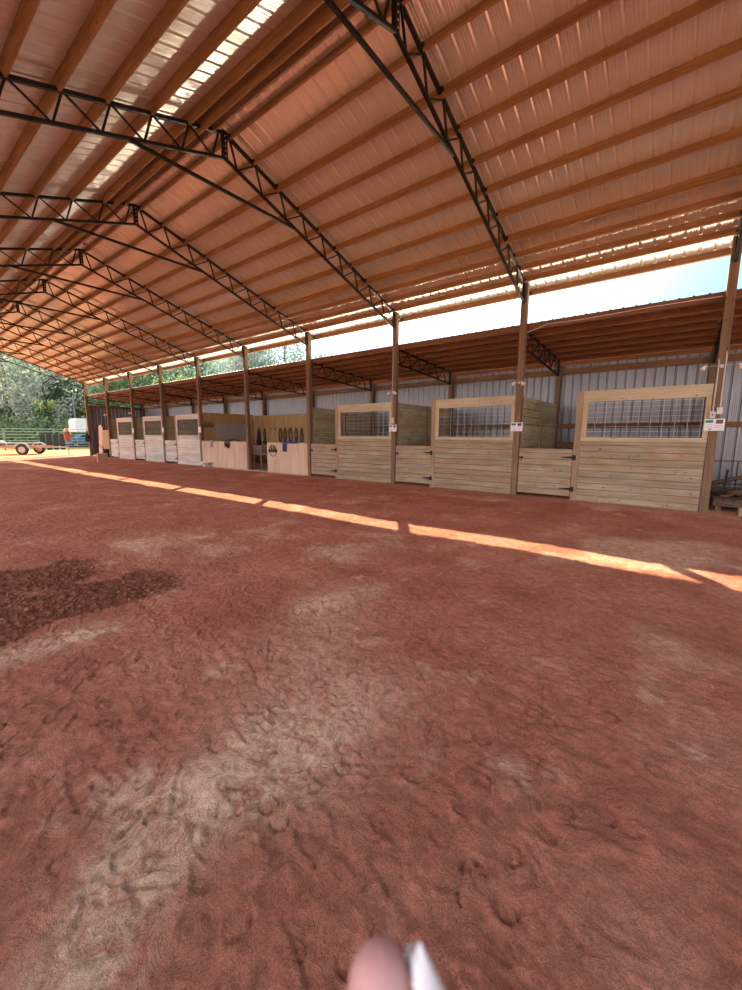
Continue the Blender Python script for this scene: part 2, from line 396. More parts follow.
me.materials.append(MATS['red_soil']); fl = bpy.data.objects.new('floor', me); COL.objects.link(fl)
tag(fl, 'red clay arena ground covered in hoof prints', kind='structure')
def gz(x, y):
    i = min(max(int(np.searchsorted(gx, x)), 1), nx_-1); j = min(max(int(np.searchsorted(gy, y)), 1), ny_-1)
    return float(H[i, j]+hill[i, j])

# ------------------------------------------------------------------ ribbed sheet roofs and walls
def ribbed(u0, u1, pitch=.2286, rib=.020):
    """profile (u, h) of agricultural panel: a tall rib every 9 inches, low ribs between"""
    pr = []; u = u0
    while u < u1:
        pr += [(u, 0), (u+.021, rib), (u+.033, rib), (u+.054, 0)]
        for q in (.085, .125, .165): pr += [(u+q, 0), (u+q+.009, .0032), (u+q+.013, .0032), (u+q+.022, 0)]
        u += pitch
    pr.append((u, 0)); return [p for p in pr if p[0] <= u1+.05]
def sheet(name, mat, prof, A, B, nrm, udir='y', t=.0015, label=None, kind='structure'):
    """sweep the profile between edge lines A and B (each a point whose u coordinate is replaced)"""
    mb = MB(); nrm = Vector(nrm); n = len(prof); V = []
    for off in (0, -t):
        for P in (A, B):
            for u, h in prof:
                p = Vector(P)+nrm*(h+off)
                if udir == 'y': p.y += u
                else: p.x += u
                V.append(p)
    F = []
    for i in range(n-1):
        F += [(i, i+1, n+i+1, n+i), (2*n+i, 3*n+i, 3*n+i+1, 2*n+i+1), (i, 2*n+i, 2*n+i+1, i+1), (n+i, n+i+1, 3*n+i+1, 3*n+i)]
    F += [(0, n, 3*n, 2*n), (n-1, 3*n-1, 4*n-1, 2*n-1)]
    mb.add(V, F); o = mb.build(name, mat); tag(o, label, kind=kind); return o
cs = 1/math.sqrt(1+SL*SL); NR = Vector((SL*cs, 0, cs)); NL = Vector((-SL*cs, 0, cs))
PD, PB = .14, -.045                                # purlin depth, purlin bottom below chord line
MZ = PB+PD+.004
prof = ribbed(Y0, Y1)
sheet('ceiling', 'roof_metal', prof, (XR+.0, 0, ZR+MZ), (XR+5.86, 0, ZR-5.86*SL+MZ), NR, label='right slope of the ribbed metal arena roof')
sheet('ceiling', 'roof_metal', prof, (XR-.0, 0, ZR+MZ), (XR-5.86, 0, ZR-5.86*SL+MZ), NL, label='left slope of the ribbed metal arena roof')
mb = MB(); mb.bar((XR-.12, (Y0+Y1)/2, ZR+MZ+.0), (XR+.0, (Y0+Y1)/2, ZR+MZ+.045), Y1-Y0, .003, up=(-SL, 0, 1)); mb.bar((XR+.12, (Y0+Y1)/2, ZR+MZ), (XR, (Y0+Y1)/2, ZR+MZ+.045), Y1-Y0, .003, up=(SL, 0, 1))
tag(mb.build('trim_1', 'roof_metal'), 'metal ridge cap on top of the arena roof', kind='structure')

# purlins
DK = [.105, .60, 1.14, 1.70, 2.27, 2.83, 3.39, 3.97, 4.47, 4.85, 5.23, 5.72]
DKL = [.20, .42, .645, 1.24, 1.86, 2.43, 2.98, 3.56, 4.14, 4.72, 5.25, 5.72]
DEEP = {1: (2, 7), -1: (1,)}                      # purlins of deeper lumber
for sgn, side in ((1, 'right'), (-1, 'left')):
    for k_, d in enumerate(DK if sgn > 0 else DKL):
        dp = .05 if k_ in DEEP[sgn] else 0; mb = MB(); z = -d*SL+PB-dp; wd = .038; tilt = -sgn*SL
        zz = ZR+z
        # square cut 2x6 standing on edge, tilted with the slope
        ex = Vector((cs, 0, -sgn*SL*cs)); ez = Vector((sgn*SL*cs, 0, cs)); c0 = Vector((XR+sgn*d, 0, zz))
        vs_ = []
        for y in (Y0+.05, Y1-.03):
            for a, b in ((-.5, 0), (.5, 0), (.5, 1), (-.5, 1)): vs_.append(c0+ex*(a*wd)+ez*(b*(PD+dp))+Vector((0, y, 0)))
        mb.add(vs_, [(0, 3, 2, 1), (4, 5, 6, 7), (0, 1, 5, 4), (1, 2, 6, 5), (2, 3, 7, 6), (3, 0, 4, 7)])
        lab = 'wooden roof purlin on the %s slope, %s down from the ridge' % (side, ORD[k_+1])
        if k_ == len(DK)-1: lab = 'wooden eave purlin along the lowest edge of the %s slope' % side
        tag(mb.build('roof_purlin', 'purlin_wood'), lab, 'purlin', 'purlins under the %s roof slope' % side)

# main trusses
def truss(y, label):
    t = thing('roof_truss', (XR, y, 0), label, 'truss', 'black steel arena roof trusses')
    top = lambda d, s: (s*d, 0, ZR-abs(d)*SL-.02); bot = lambda d, s: (s*d, 0, ZR-.425-abs(d)*SL)
    for s in (1, -1):
        MB().bar(top(.02, s), top(5.62, s), .05, .05).build('top_chord', 'black_steel', t)
        MB().bar(bot(.02, s), bot(5.32, s), .045, .045).build('bottom_chord', 'black_steel', t)
        ND = [.105, .65, 1.24, 1.82, 2.40, 2.98, 3.56, 4.14, 4.72]; feet = [d+.14 for d in ND]
        for k_, d in enumerate(ND):
            MB().bar(top(d, s), bot(feet[k_], s), .028).build('web_bar', 'black_steel', t)
            if k_: MB().bar(top(d, s), bot(feet[k_-1], s), .024).build('web_bar', 'black_steel', t)
        MB().bar(top(5.22, s), bot(feet[8], s), .024).build('web_bar', 'black_steel', t)
        MB().bar(top(5.30, s), bot(5.30, s), .05, .06).build('end_plate', 'black_steel', t)
        for d in (DK if s > 0 else DKL): p = top(d, s); MB().box(p[0]-.03, p[0]+.03, -.045, .045, p[2]+.01, p[2]+.055).build('purlin_clip', 'black_steel', t)
    mp = MB().box(-.045, .045, -.03, .03, ZR-.45, ZR+.0)
    mp.build('ridge_plate', 'black_steel', t)
    for z in (.08, .16, .24, .32, .40): MB().lathe((0, -.03, ZR-z), [(.011, -.012), (.011, 0)], 8, 'y').build('bolt', 'galv_steel', t)
    MB().bar((-1.6, 0, 5.755), (1.6, 0, 5.755), .038, .05).build('tie_bar', 'black_steel', t)
    return t
t1 = truss(YP[1], 'black steel roof truss meeting the nearest post at the right edge')
TL = {0: 'black steel roof truss beyond the right edge of the photo', 2: 'large black steel roof truss landing on the second post from the right',
      3: 'black steel roof truss landing on the third post from the right', 4: 'black steel roof truss landing on the fourth post from the right',
      5: 'black steel roof truss landing on the fifth post from the right', 6: 'black steel roof truss landing on the sixth post from the right',
      7: 'small looking roof truss landing on the fourth post from the far end', 8: 'small looking roof truss landing on the third post from the far end',
      9: 'small looking roof truss landing on the second to last post', 10: 'farthest black truss, under the open gable edge against the trees'}
for i, l in TL.items(): dup(t1, (XR, YP[i], 0), l)

# posts
PL = {0: 'brown timber post just beyond the right edge of the photo', 1: 'nearest brown timber post at the right edge, carrying two conduits',
      2: 'tall brown timber post, second from the right, with twin lamps', 3: 'tall brown timber post, third from the right, with one visible lamp',
      4: 'brown timber post between the plywood counter and the third stall', 5: 'brown timber post beside the white chair',
      6: 'brown timber post at the far end of the tack area', 7: 'brown timber post, fourth from the far end', 8: 'brown timber post, third from the far end',
      9: 'brown timber post, second from the far end', 10: 'farthest brown timber post against the trees and white trailer'}
for i, l in PL.items():
    o = MB().cbox(-.07, .07, -.07, .07, -.1, 4.97, .006).build('support_post', 'post_wood', loc=(PX, YP[i]+.0, 0)); tag(o, l, 'post', 'tall posts along the stall row')

# ------------------------------------------------------------------ lean-to over the stalls
LX0, LX1, LZ, LS = 10.08, 14.25, 4.09, .066
sheet('ceiling', 'shed_roof_metal', ribbed(Y0, Y1-.2), (LX0-.02, 0, LZ), (LX1, 0, LZ-LS*(LX1-LX0)), Vector((LS, 0, 1)).normalized(), label='low metal shed roof over the horse stalls')
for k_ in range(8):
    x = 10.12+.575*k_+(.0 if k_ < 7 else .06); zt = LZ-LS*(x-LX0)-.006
    o = MB().box(x-.019, x+.019, Y0+.05, Y1-.25, zt-.14, zt).build('shed_purlin', 'shaded_purlin_wood')
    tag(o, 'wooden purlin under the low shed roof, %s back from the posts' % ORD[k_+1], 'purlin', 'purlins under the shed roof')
def ltruss(y, lab):
    t = thing('shed_truss', (0, y, 0), lab, 'truss', 'short black trusses over the stalls')
    tz = lambda x: 3.955-(x-10.3)*.066; bz = lambda x: tz(x)-.41
    MB().bar((10.07, 0, tz(10.07)), (13.55, 0, tz(13.55)), .045).build('top_chord', 'black_steel', t)
    MB().bar((10.07, 0, bz(10.07)), (13.53, 0, bz(13.53)), .04).build('bottom_chord', 'black_steel', t)
    xs = [10.12+.575*k for k in range(6)]
    for k, x in enumerate(xs):
        MB().bar((x, 0, tz(x)), (x+.15, 0, bz(x+.15)), .028).build('web_bar', 'black_steel', t)
        if k < 5: MB().bar((x+.575, 0, tz(x+.575)), (x+.15, 0, bz(x+.15)), .02).build('web_bar', 'black_steel', t)
        MB().box(x-.025, x+.025, -.04, .04, tz(x)+.01, tz(x)+.05).build('purlin_clip', 'black_steel', t)
    MB().box(13.46, 13.53, -.035, .035, bz(13.5)-.03, tz(13.5)+.03).build('end_plate', 'black_steel', t)
    MB().box(10.062, 10.10, -.035, .035, bz(10.07)-.02, tz(10.07)+.03).build('end_plate', 'black_steel', t)
    return t
lt = ltruss(YP[1], 'short black shed truss behind the nearest post at the right edge')
LL = {2: 'short black shed truss behind the second post from the right', 3: 'short black shed truss behind the third post from the right',
      4: 'short black shed truss above the wall between stall and plywood counter', 5: 'short black shed truss above the white chair',
      6: 'short black shed truss above the far wall of the tack area', 7: 'short black shed truss fourth from the far end', 8: 'short black shed truss third from the far end',
      9: 'short black shed truss second from the far end', 10: 'last short black shed truss at the open far end'}
for i, l in LL.items(): dup(lt, (0, YP[i], 0), l)
for i in range(1, 11):
    o = MB().cbox(-.07, .07, -.07, .07, -.1, 3.82-.02, .006).build('back_post', 'post_wood', loc=(13.6, YP[i], 0))
    tag(o, 'timber post against the metal back wall, %s from the right' % ORD[i], 'post', 'posts along the back wall')
# back wall: ribs face outwards
def vsheet(name, mat, prof, x=None, y=None, z0=0, z1=3, sgn=1, label=None, along='y', t=.0015):
    mb = MB(); n = len(prof); V = []
    for off in (0, t):
        for z in (z0, z1):
            for u, h in prof:
                V.append((x+sgn*(h+off), u, z) if along == 'y' else (u, y+sgn*(h+off), z))
    F = []
    for i in range(n-1):
        F += [(i, n+i, n+i+1, i+1), (2*n+i, 2*n+i+1, 3*n+i+1, 3*n+i), (i, i+1, 2*n+i+1, 2*n+i), (n+i, 3*n+i, 3*n+i+1, n+i+1)]
    F += [(0, 2*n, 3*n, n), (n-1, 2*n-1, 4*n-1, 3*n-1)]
    mb.add(V, F); return tag(mb.build(name, mat), label, kind='structure')
vsheet('wall_back', 'wall_metal', ribbed(Y0, YP[10]+.15), x=13.72, z0=.02, z1=3.62, label='grey ribbed metal back wall behind the stalls')
vsheet('wall_far', 'wall_metal', ribbed(10.1, 13.75), y=YP[10]+.12, z0=.02, z1=3.45, label='ribbed metal end wall closing the shed', along='x')
n_ = 2
for z0, z1, lab in ((3.34, 3.52, 'upper wooden girt board along the back wall'), (1.71, 1.85, 'middle wooden girt board along the back wall'), (1.12, 1.30, 'lower wooden girt board along the back wall')):
    o = MB().box(13.68, 13.718, YP[1] if z1 < 1.5 else Y0, YP[10], z0, z1).build('trim_%d' % n_, 'girt_wood'); tag(o, lab, kind='structure'); n_ += 1
o = MB().box(10.12, 13.6, YP[10]+.08, YP[10]+.118, 1.75, 1.9).build('trim_%d' % n_, 'rust'); tag(o, 'rusty coloured girt board across the far end wall', kind='structure'); n_ += 1
o = MB().box(10.12, 13.6, YP[10]+.08, YP[10]+.118, 3.3, 3.44).build('trim_%d' % n_, 'girt_wood'); tag(o, 'upper wooden girt board across the far end wall', kind='structure'); n_ += 1

# ------------------------------------------------------------------ stalls
PLK = .14
def planks(mb, x0, x1, y0, y1, z0, z1, pitch=PLK, gap=.006):
    z = z0
    while z < z1-.01:
        zt = min(z+pitch-gap, z1); mb.cbox(x0, x1, y0, y1, z, zt, .004); z += pitch
def stall_front(i, plank, header, lab, zt=2.44):
    """fixed front: boards below, framed wire window above; runs from post i towards the far side"""
    t = thing('boarded_window_wall', (9.93, YP[i]+.075, 0), lab, 'stall wall', 'boarded stall fronts with wire windows')
    L = 2.165
    mb = MB(); planks(mb, 0, .038, 0, L, .01, 1.34); mb.build('plank_panel', plank, t)
    MB().cbox(-.004, .036, 0, L, 1.345, 1.435).build('sill_board', header, t)
    MB().cbox(-.006, .036, 0, L, 2.20, zt).build('header_board', header, t)
    MB().cbox(-.003, .036, 0, .085, 1.437, 2.198).build('jamb_board', 'jamb_wood' if header == 'header_wood' else header, t)
    MB().cbox(-.003, .036, L-.10, L, 1.437, 2.198).build('jamb_board', 'jamb_wood' if header == 'header_wood' else header, t)
    wm = MB(); y = .12
    while y < L-.11: wm.tube([(.045, y, 1.40), (.045, y, 2.24)], .0034, 5); y += .2
    z = 1.46
    while z < 2.2: wm.tube([(.050, .05, z), (.050, L-.06, z)], .003, 5); z += .102
    wm.build('wire_mesh', 'galv_wire', t)
    return t
def stud(i, lab):
    o = MB().cbox(-.07, .07, -.065, .065, -.08, 2.44, .005).build('stall_post', 'stud_wood', loc=(9.995, YP[i]+2.305, 0))
    tag(o, lab, 'post', 'short posts between stall front and door')
def door(i, plank, lab, gap=.09):
    y0 = YP[i]+2.38; y1 = YP[i+1]-.085
    t = thing('stall_door', (9.945, y0, 0), lab, 'stall door', 'half height stall doors')
    mb = MB(); planks(mb, 0, .038, 0, y1-y0, gap, 1.17); mb.build('door_panel', plank, t)
    fr = MB()
    for a in (.0, y1-y0-.09): fr.cbox(.039, .075, a, a+.09, gap, 1.17)
    fr.build('door_frame', 'stud_wood', t)
    for z in (.98, .26):
        h = MB(); h.add([(-.006, .0, z-.03), (-.006, .0, z+.03), (-.006, .24, z+.008), (-.006, .24, z-.008), (-.001, .0, z-.03), (-.001, .0, z+.03), (-.001, .24, z+.008), (-.001, .24, z-.008)],
              [(0, 1, 2, 3), (7, 6, 5, 4), (0, 4, 5, 1), (1, 5, 6, 2), (2, 6, 7, 3), (3, 7, 4, 0)])
        h.box(-.022, -.006, -.075, .0, z-.055, z+.055); h.tube([(-.014, -.004, z-.06), (-.014, -.004, z+.06)], .009, 8)
        h.build('hinge', 'black_steel', t)
    la = MB().box(-.012, -.001, y1-y0-.10, y1-y0-.02, .93, .97); la.tube([(-.016, y1-y0-.09, .95), (-.016, y1-y0+.02, .95)], .007, 6); la.box(-.02, -.001, y1-y0-.07, y1-y0-.055, .86, .95)
    la.build('latch', 'black_steel', t)
    return t
def partition(i, mat, lab, zt=2.43, x1=13.5):
    t = thing('stall_partition', (10.08, YP[i], 0), lab, 'stall wall', 'boarded walls between stalls')
    L = x1-10.08; mb = MB(); planks(mb, .0, L, -.035, .0, .05, zt, .19, gap=.013); planks(mb, .0, L, .003, .038, .05, zt, .19, gap=.013)
    mb.build('plank_wall', mat, t)
    for s in (-1, 1):
        y = -.075 if s < 0 else .04
        MB().cbox(L*.5-.045, L*.5+.045, y, y+.035, .05, zt+.0).build('batten', 'stud_wood', t)
        MB().cbox(0, .05, y, y+.035, .05, zt).build('batten', 'stud_wood', t)
    return t
FL = {1: ('plank_wood', 'header_wood', 'nearest wide boarded stall front with wire window, beside the right edge post'),
      2: ('plank_wood', 'header_wood', 'boarded stall front with wire window, left of the second post from the right'),
      3: ('plank_wood', 'header_wood', 'boarded stall front with wire window, left of the third post from the right'),
      6: ('pale_plank_wood', 'pale_plank_wood', 'pale boarded stall front just left of the tack area'),
      7: ('pale_plank_wood', 'pale_plank_wood', 'pale boarded stall front, middle one of the three pale ones'),
      8: ('pale_plank_wood', 'pale_plank_wood', 'pale boarded stall front, farthest one of the row')}
DL = {1: 'low plank stall door with reddish stains, between the two nearest stall fronts', 2: 'low plank stall door with mixed yellow and grey boards',
      3: 'low plank stall door beside the plywood counter', 6: 'pale low stall door, nearest of the three pale ones',
      7: 'pale low stall door, middle of the three pale ones', 8: 'pale low stall door at the far end of the row'}
SLAB = {1: 'short rough timber post left of the nearest stall window', 2: 'short rough timber post left of the second stall window from the right', 3: 'short rough timber post left of the third stall window from the right',
        6: 'short pale post left of the first pale stall front', 7: 'short pale post left of the middle pale stall front', 8: 'short pale post left of the farthest pale stall front'}
for i, (p, hd, lab) in FL.items():
    stall_front(i, p, hd, lab); stud(i, SLAB[i])
    door(i, p, DL[i])
WL = {1: 'boarded wall behind the nearest post at the right edge', 2: 'greenish boarded stall wall behind the second post from the right', 3: 'greenish boarded stall wall behind the third post from the right',
      4: 'greenish boarded stall wall beside the plywood tack area', 7: 'boarded stall wall between the nearest two pale stalls', 8: 'boarded stall wall between the farther two pale stalls', 9: 'boarded stall wall closing the last pale stall'}
for i, l in WL.items(): partition(i, 'green_plank_wood', l)
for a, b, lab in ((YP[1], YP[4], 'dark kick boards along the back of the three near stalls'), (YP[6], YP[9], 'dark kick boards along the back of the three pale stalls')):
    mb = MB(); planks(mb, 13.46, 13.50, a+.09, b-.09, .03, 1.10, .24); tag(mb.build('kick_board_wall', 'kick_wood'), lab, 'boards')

# ------------------------------------------------------------------ tack area (posts 4 to 6)
t = thing('tack_wall', (12.9, YP[4]+.1, 0), 'plywood back wall of the tack area hung with bridles', 'wall panel')
mb = MB(); L = YP[6]-YP[4]-.16; q = L/6
for k_ in range(6): mb.cbox(0, .018, k_*q+.002, (k_+1)*q-.002, .03, 2.46, .001)
mb.build('plywood_sheeting', 'dark_plywood', t)
st = MB()
for k_ in range(7): st.box(.02, .11, min(k_*q, L-.04), min(k_*q, L-.04)+.038, .03, 2.42)
st.build('wall_stud', 'stud_wood', t)
t = thing('tack_side_wall', (10.08, YP[6]-.06, 0), 'plywood side wall at the far end of the tack area', 'wall panel')
mb = MB()
for a, b in ((0, 1.2), (1.204, 2.4), (2.404, 2.80)): mb.cbox(a, b, 0, .018, .03, 2.50, .001)
mb.build('plywood_sheeting', 'dark_plywood', t)
st = MB()
for x in (0, 1.2, 2.4): st.box(x, x+.04, .02, .11, .03, 2.48)
st.build('wall_stud', 'stud_wood', t)
# wire grid display panels on that side wall
for k_ in range(3):
    x0 = 10.68+.62*k_; t = thing('wire_grid_panel', (x0, YP[6]-.09, 1.22), 'grey wire grid panel on the tack side wall, %s of three from the arena' % ORD[k_+1], 'grid panel', 'wire grid panels in the tack area')
    MB().cbox(0, .6, .004, .012, 0, .78, .001).build('backing_sheet', 'concrete', t)
    m = MB()
    for j in range(9): m.tube([(.02+.07*j, 0, .01), (.02+.07*j, 0, .77)], .004, 5)
    for j in range(11): m.tube([(.01, -.004, .02+.074*j), (.59, -.004, .02+.074*j)], .004, 5)
    m.build('grid', 'galv_wire', t)
# plywood counters
def counter(y0, y1, lab):
    t = thing('plywood_counter', (9.93, y0, 0), lab, 'half wall', 'plywood half walls in front of the tack area')
    mb = MB(); n = max(2, round((y1-y0)/1.22)); q = (y1-y0)/n
    for k in range(n): mb.cbox(0, .018, k*q+.001, (k+1)*q-.001, .0, 1.17, .001)
    mb.build('plywood_face', 'plywood', t)
    st = MB(); st.box(.02, .11, 0, y1-y0, 1.12, 1.158); st.box(.02, .11, 0, y1-y0, .02, .058)
    for k in range(n+1): a = min(k*q, y1-y0-.038); st.box(.02, .11, a, a+.038, .06, 1.118)
    st.build('counter_frame', 'stud_wood', t)
    MB().cbox(-.006, .115, 0, y1-y0, 1.172, 1.20, .002).build('cap_board', 'stud_wood', t)
counter(YP[4]+.08, YP[4]+2.38, 'shorter plywood half wall with a blue cloth over it')
counter(YP[5]+.08, YP[6]-.08, 'longer plywood half wall with black tack draped over it')
o = MB().cbox(9.9, 12.85, YP[4]+.1, YP[6]-.1, -.02, .035, .004).build('tack_floor_slab', 'concrete'); tag(o, 'pale slab floor inside the tack area', 'slab')

# bridles and halters hanging on the back plywood
def bridle(y, z, h, wd, kind, lab, cat='bridle'):
    t = thing('hanging_%s' % cat, (12.89, y, z), lab, cat, 'tack hanging on the plywood wall')
    MB().tube([(.01, 0, 0), (-.05, 0, 0), (-.06, 0, .02)], .008, 6).build('hook', 'galv_steel', t)
    if kind == 'hook': MB().lathe((-.03, 0, 0), [(.025, -.02), (.035, 0), (.02, .02)], 8, 'x').build('knob', 'leather', t); return t
    def loop(cx, cz, rx, rz, n=14, x=-.03): return [(x+.01*math.sin(3*a), cx+rx*math.sin(a), cz+rz*math.cos(a)) for a in [2*math.pi*j/n for j in range(n+1)]]
    m = MB(); m.tube(loop(0, -h*.5+.02, wd*.5, h*.5), .014, 6)
    m.tube(loop(0, -h*.45, wd*.32, h*.4, x=-.045), .012, 6)
    m.build('crown_strap', 'leather', t)
    m = MB(); m.tube([(-.04, -wd*.4, -h*.35), (-.06, 0, -h*.32), (-.04, wd*.4, -h*.35)], .013, 6)
    m.tube([(-.04, -wd*.5, -h*.62), (-.07, 0, -h*.58), (-.04, wd*.5, -h*.62)], .014, 6); m.build('nose_band', 'brown_leather' if kind == 'brown' else 'leather', t)
    m = MB(); m.tube([(-.05, -wd*.3, -h*.6), (-.06, -wd*.15, -h*.9), (-.05, wd*.05, -h*1.05), (-.05, wd*.25, -h*.85), (-.05, wd*.3, -h*.6)], .012, 6); m.build('rein', 'leather', t)
    if kind == 'heavy':
        m = MB(); m.lathe((-.05, 0, -h*.55), [(wd*.2, -h*.42), (wd*.55, -h*.38), (wd*.42, 0), (wd*.2, h*.38), (.02, h*.45)], 10); m.build('saddle_pad', 'dark_cloth', t)
    return t
yb = lambda px_y: px_y   # y positions measured along the wall
bridle(17.35, 1.85, .95, .26, 'heavy', 'bulky black tack bundle hanging nearest the white chair')
bridle(16.88, 1.80, .72, .16, 'plain', 'thin black bridle with a round weight at its foot')
MB().lathe((12.82, 16.82, 1.10), [(.02, -.1), (.12, -.07), (.13, .05), (.03, .09)], 12).build('x', 'leather').name = 'hanging_bucket'
tag(bpy.data.objects['hanging_bucket'], 'small dark round feed scoop hanging below the thin bridle', 'scoop')
bridle(16.4, 1.80, .1, .1, 'hook', 'left one of two bare wall hooks on the plywood', 'hook'); bridle(16.05, 1.80, .1, .1, 'hook', 'right one of two bare wall hooks on the plywood', 'hook')
for y, h, wd, kd, l in ((15.65, .72, .24, 'brown', 'black bridle with a brown noseband, first right of the bare hooks'), (15.3, .70, .22, 'plain', 'black bridle, second right of the bare hooks'), (14.9, .76, .26, 'brown', 'wide black bridle, third right of the bare hooks'),
                  (14.5, .70, .18, 'brown', 'narrow bridle, fourth right of the bare hooks'), (14.12, .95, .17, 'plain', 'long dark bridle, fifth right of the bare hooks')):
    bridle(y, 1.80, h, wd, kd, l)
bridle(13.62, 2.05, .24, .16, 'plain', 'small halter hung high beside the post', 'halter'); bridle(13.58, 1.5, .4, .2, 'heavy', 'small dark bag hung low beside the post', 'bag')

# white high chair by post 5
t = thing('white_chair', (11.1, 14.9, .035), 'white high backed chair standing in the tack area opening', 'chair')
MB().cbox(-.2, .2, -.27, .27, .56, .61, .01).build('seat', 'white_paint', t)
mb = MB(); n = 10
V = [(-.2-.02*math.sin(j/n*3.14), -.3+.6*j/n, z) for z in (.55, .98) for j in range(n+1)]+[(-.17-.02*math.sin(j/n*3.14), -.3+.6*j/n, z) for z in (.55, .98) for j in range(n+1)]
m_ = n+1; F = []
for j in range(n): F += [(j, j+1, m_+j+1, m_+j), (2*m_+j, 3*m_+j, 3*m_+j+1, 2*m_+j+1), (j, 2*m_+j, 2*m_+j+1, j+1), (m_+j, m_+j+1, 3*m_+j+1, 3*m_+j)]
F += [(0, m_, 3*m_, 2*m_), (n, 2*m_+n, 3*m_+n, m_+n)]
mb.add(V, F).build('backrest', 'white_paint', t)
for sx in (-1, 1):
    for sy in (-1, 1): MB().bar((sx*.17, sy*.24, .57), (sx*.2, sy*.28, 0), .035, .03).build('leg', 'white_paint', t)
# things draped on the counters
def drape(name, mat, y0, y1, front, back, lab, cat, z=1.205, jag=0):
    mb = MB(); prof = [(.06+back*0+.10, z-back), (.135, z-.02), (.125, z+.012), (.05, z+.016), (-.012, z+.012), (-.022, z-.03), (-.024, z-front)]
    n = 8; V = []; F = []
    for off in (0, .008):
        for j in range(n+1):
            y = y0+(y1-y0)*j/n; jj = 1+jag*math.sin(j*2.1)
            for k, (x, zz) in enumerate(prof):
                zq = zz if k < 5 else z-(z-zz)*jj
                V.append((9.93+x-(off if k > 3 else 0)+.004*math.sin(j*1.7), y, zq+(off if k <= 4 else 0)))
    P = len(prof); Q = (n+1)*P
    for j in range(n):
        for k in range(P-1):
            a = j*P+k; F += [(a, a+1, a+P+1, a+P), (Q+a, Q+a+P, Q+a+P+1, Q+a+1)]
        for k in (0, P-1): a = j*P+k; F.append((a, a+P, Q+a+P, Q+a))
    for j in (0, n):
        for k in range(P-1): a = j*P+k; F.append((a, Q+a, Q+a+1, a+1))
    return tag(mb.add(V, F).build(name, mat, smooth=True), lab, cat)
drape('draped_cloth', 'blue_cloth', 11.72, 11.95, .36, .3, 'blue cloth hanging over the front of the shorter plywood wall', 'cloth')
drape('folded_blanket', 'blue_cloth', 11.1, 11.70, .05, .3, 'blue folded blanket lying on top of the shorter plywood wall', 'blanket')
drape('draped_towel', 'grey_cloth', 16.82, 16.98, .30, .2, 'pale towel hanging over the far end of the longer plywood wall', 'towel')
drape('draped_tack', 'leather', 15.45, 15.85, .22, .2, 'black leather tack draped over the longer plywood wall', 'tack', jag=.5)
m = MB(); m.tube([(9.97, 15.5, 1.24), (9.96, 15.2, 1.28), (9.99, 14.9, 1.22), (9.96, 14.7, 1.22)], [.05, .04, .03, .02], 7)
m.tube([(9.89, 15.7, 1.0), (9.885, 15.55, .9), (9.885, 15.45, 1.02)], .02, 6); tag(m.build('lead_rope', 'dark_cloth', smooth=True), 'black coiled lead rope lying on the longer plywood wall', 'rope')
t = thing('corner_bracket_shelf', (9.93, 17.25, 0), 'small white folding step box at the foot of the longer plywood wall', 'step box')
mb = MB(); mb.box(-.26, -.02, -.34, .30, .20, .225); mb.build('top_board', 'white_paint', t)
MB().bar((-.24, -.3, .21), (-.12, -.16, 0), .03, .07).build('leg', 'white_paint', t); MB().bar((-.24, .27, .21), (-.12, .14, 0), .03, .07).build('leg', 'white_paint', t)
MB().box(-.18, -.05, -.3, .27, .10, .19).build('drawer_box', 'grey_cloth', t)
# black cut-metal emblems
def emblem(x, y, z, r, lab, ring=True, face='x'):
    m = MB(); P = lambda a, rr: (x, y+rr*math.cos(a), z+rr*math.sin(a)) if face == 'x' else (x+rr*math.cos(a), y, z+rr*math.sin(a))
    if ring: m.tube([P(2*math.pi*j/24, r) for j in range(25)], .010, 5)
    for q in range(-3, 4):     # scrolling script across the middle
        c = q*r*.33
        pts = []
        for j in range(9):
            a = 2*math.pi*j/8; u = c+r*.17*math.cos(a); v = r*.22*math.sin(a)*(1+.3*(q % 2))
            pts.append((x, y+u, z+v) if face == 'x' else (x+u, y, z+v))
        m.tube(pts, .013, 5)
    for a0 in (.7, 1.2, 1.9, 2.4): m.tube([P(a0, r*.4), P(a0+.1, r*.8), P(a0-.1, r*1.08)], .016, 5)
    tag(m.build('wall_emblem', 'black_steel'), lab, 'emblem')
emblem(9.915, 12.55, .86, .21, 'black round metal emblem on the shorter plywood wall')
emblem(10.3, YP[6]-.075, 1.88, .24, 'black oblong metal emblem on the tack side wall', ring=False, face='y')

# ------------------------------------------------------------------ signs, lamps, conduit
def sign(i, lab, s=1.0, yo=0.):
    t = thing('paper_sign', (9.90, YP[i]+yo, 1.68), lab, 'sign', 'white notices on the stall posts')
    a = .14*s; MB().cbox(0, .006, -a, a, -.105*s, .105*s, .001).build('board', 'sign_white', t)
    MB().box(-.002, 0, .02*s, .125*s, .035*s, .085*s).build('green_panel', 'sign_green', t)
    MB().box(-.002, 0, -.115*s, -.02*s, .02*s, .090*s).build('photo_panel', 'sign_photo', t)
    m = MB()
    for k, (y0, y1) in enumerate(((.02, .11), (-.10, .0), (.03, .10), (-.11, -.01), (.02, .08))): m.box(-.0015, 0, y0*s, y1*s, (.0-.018*k)*s, (.005-.018*k)*s)
    m.box(-.0015, 0, .04*s, .07*s, -.09*s, -.07*s)
    m.build('text_lines', 'sign_ink', t)
sign(1, 'white notice with green panel and photo on the nearest post', 1.05)
sign(2, 'white notice with green panel on the second post from the right'); sign(3, 'white notice with green panel on the third post from the right', .95)
for i, l in ((6, 'small white notice on the post at the far end of the tack area'), (7, 'small white notice on the post left of the first pale stall'), (8, 'small white notice on the post left of the second pale stall')):
    o = MB().cbox(-.006, 0, -.11, .11, -.13, .13, .001).build('paper_notice', 'sign_white', loc=(9.918, YP[i], 1.7)); tag(o, l, 'sign', 'small notices on the far posts')
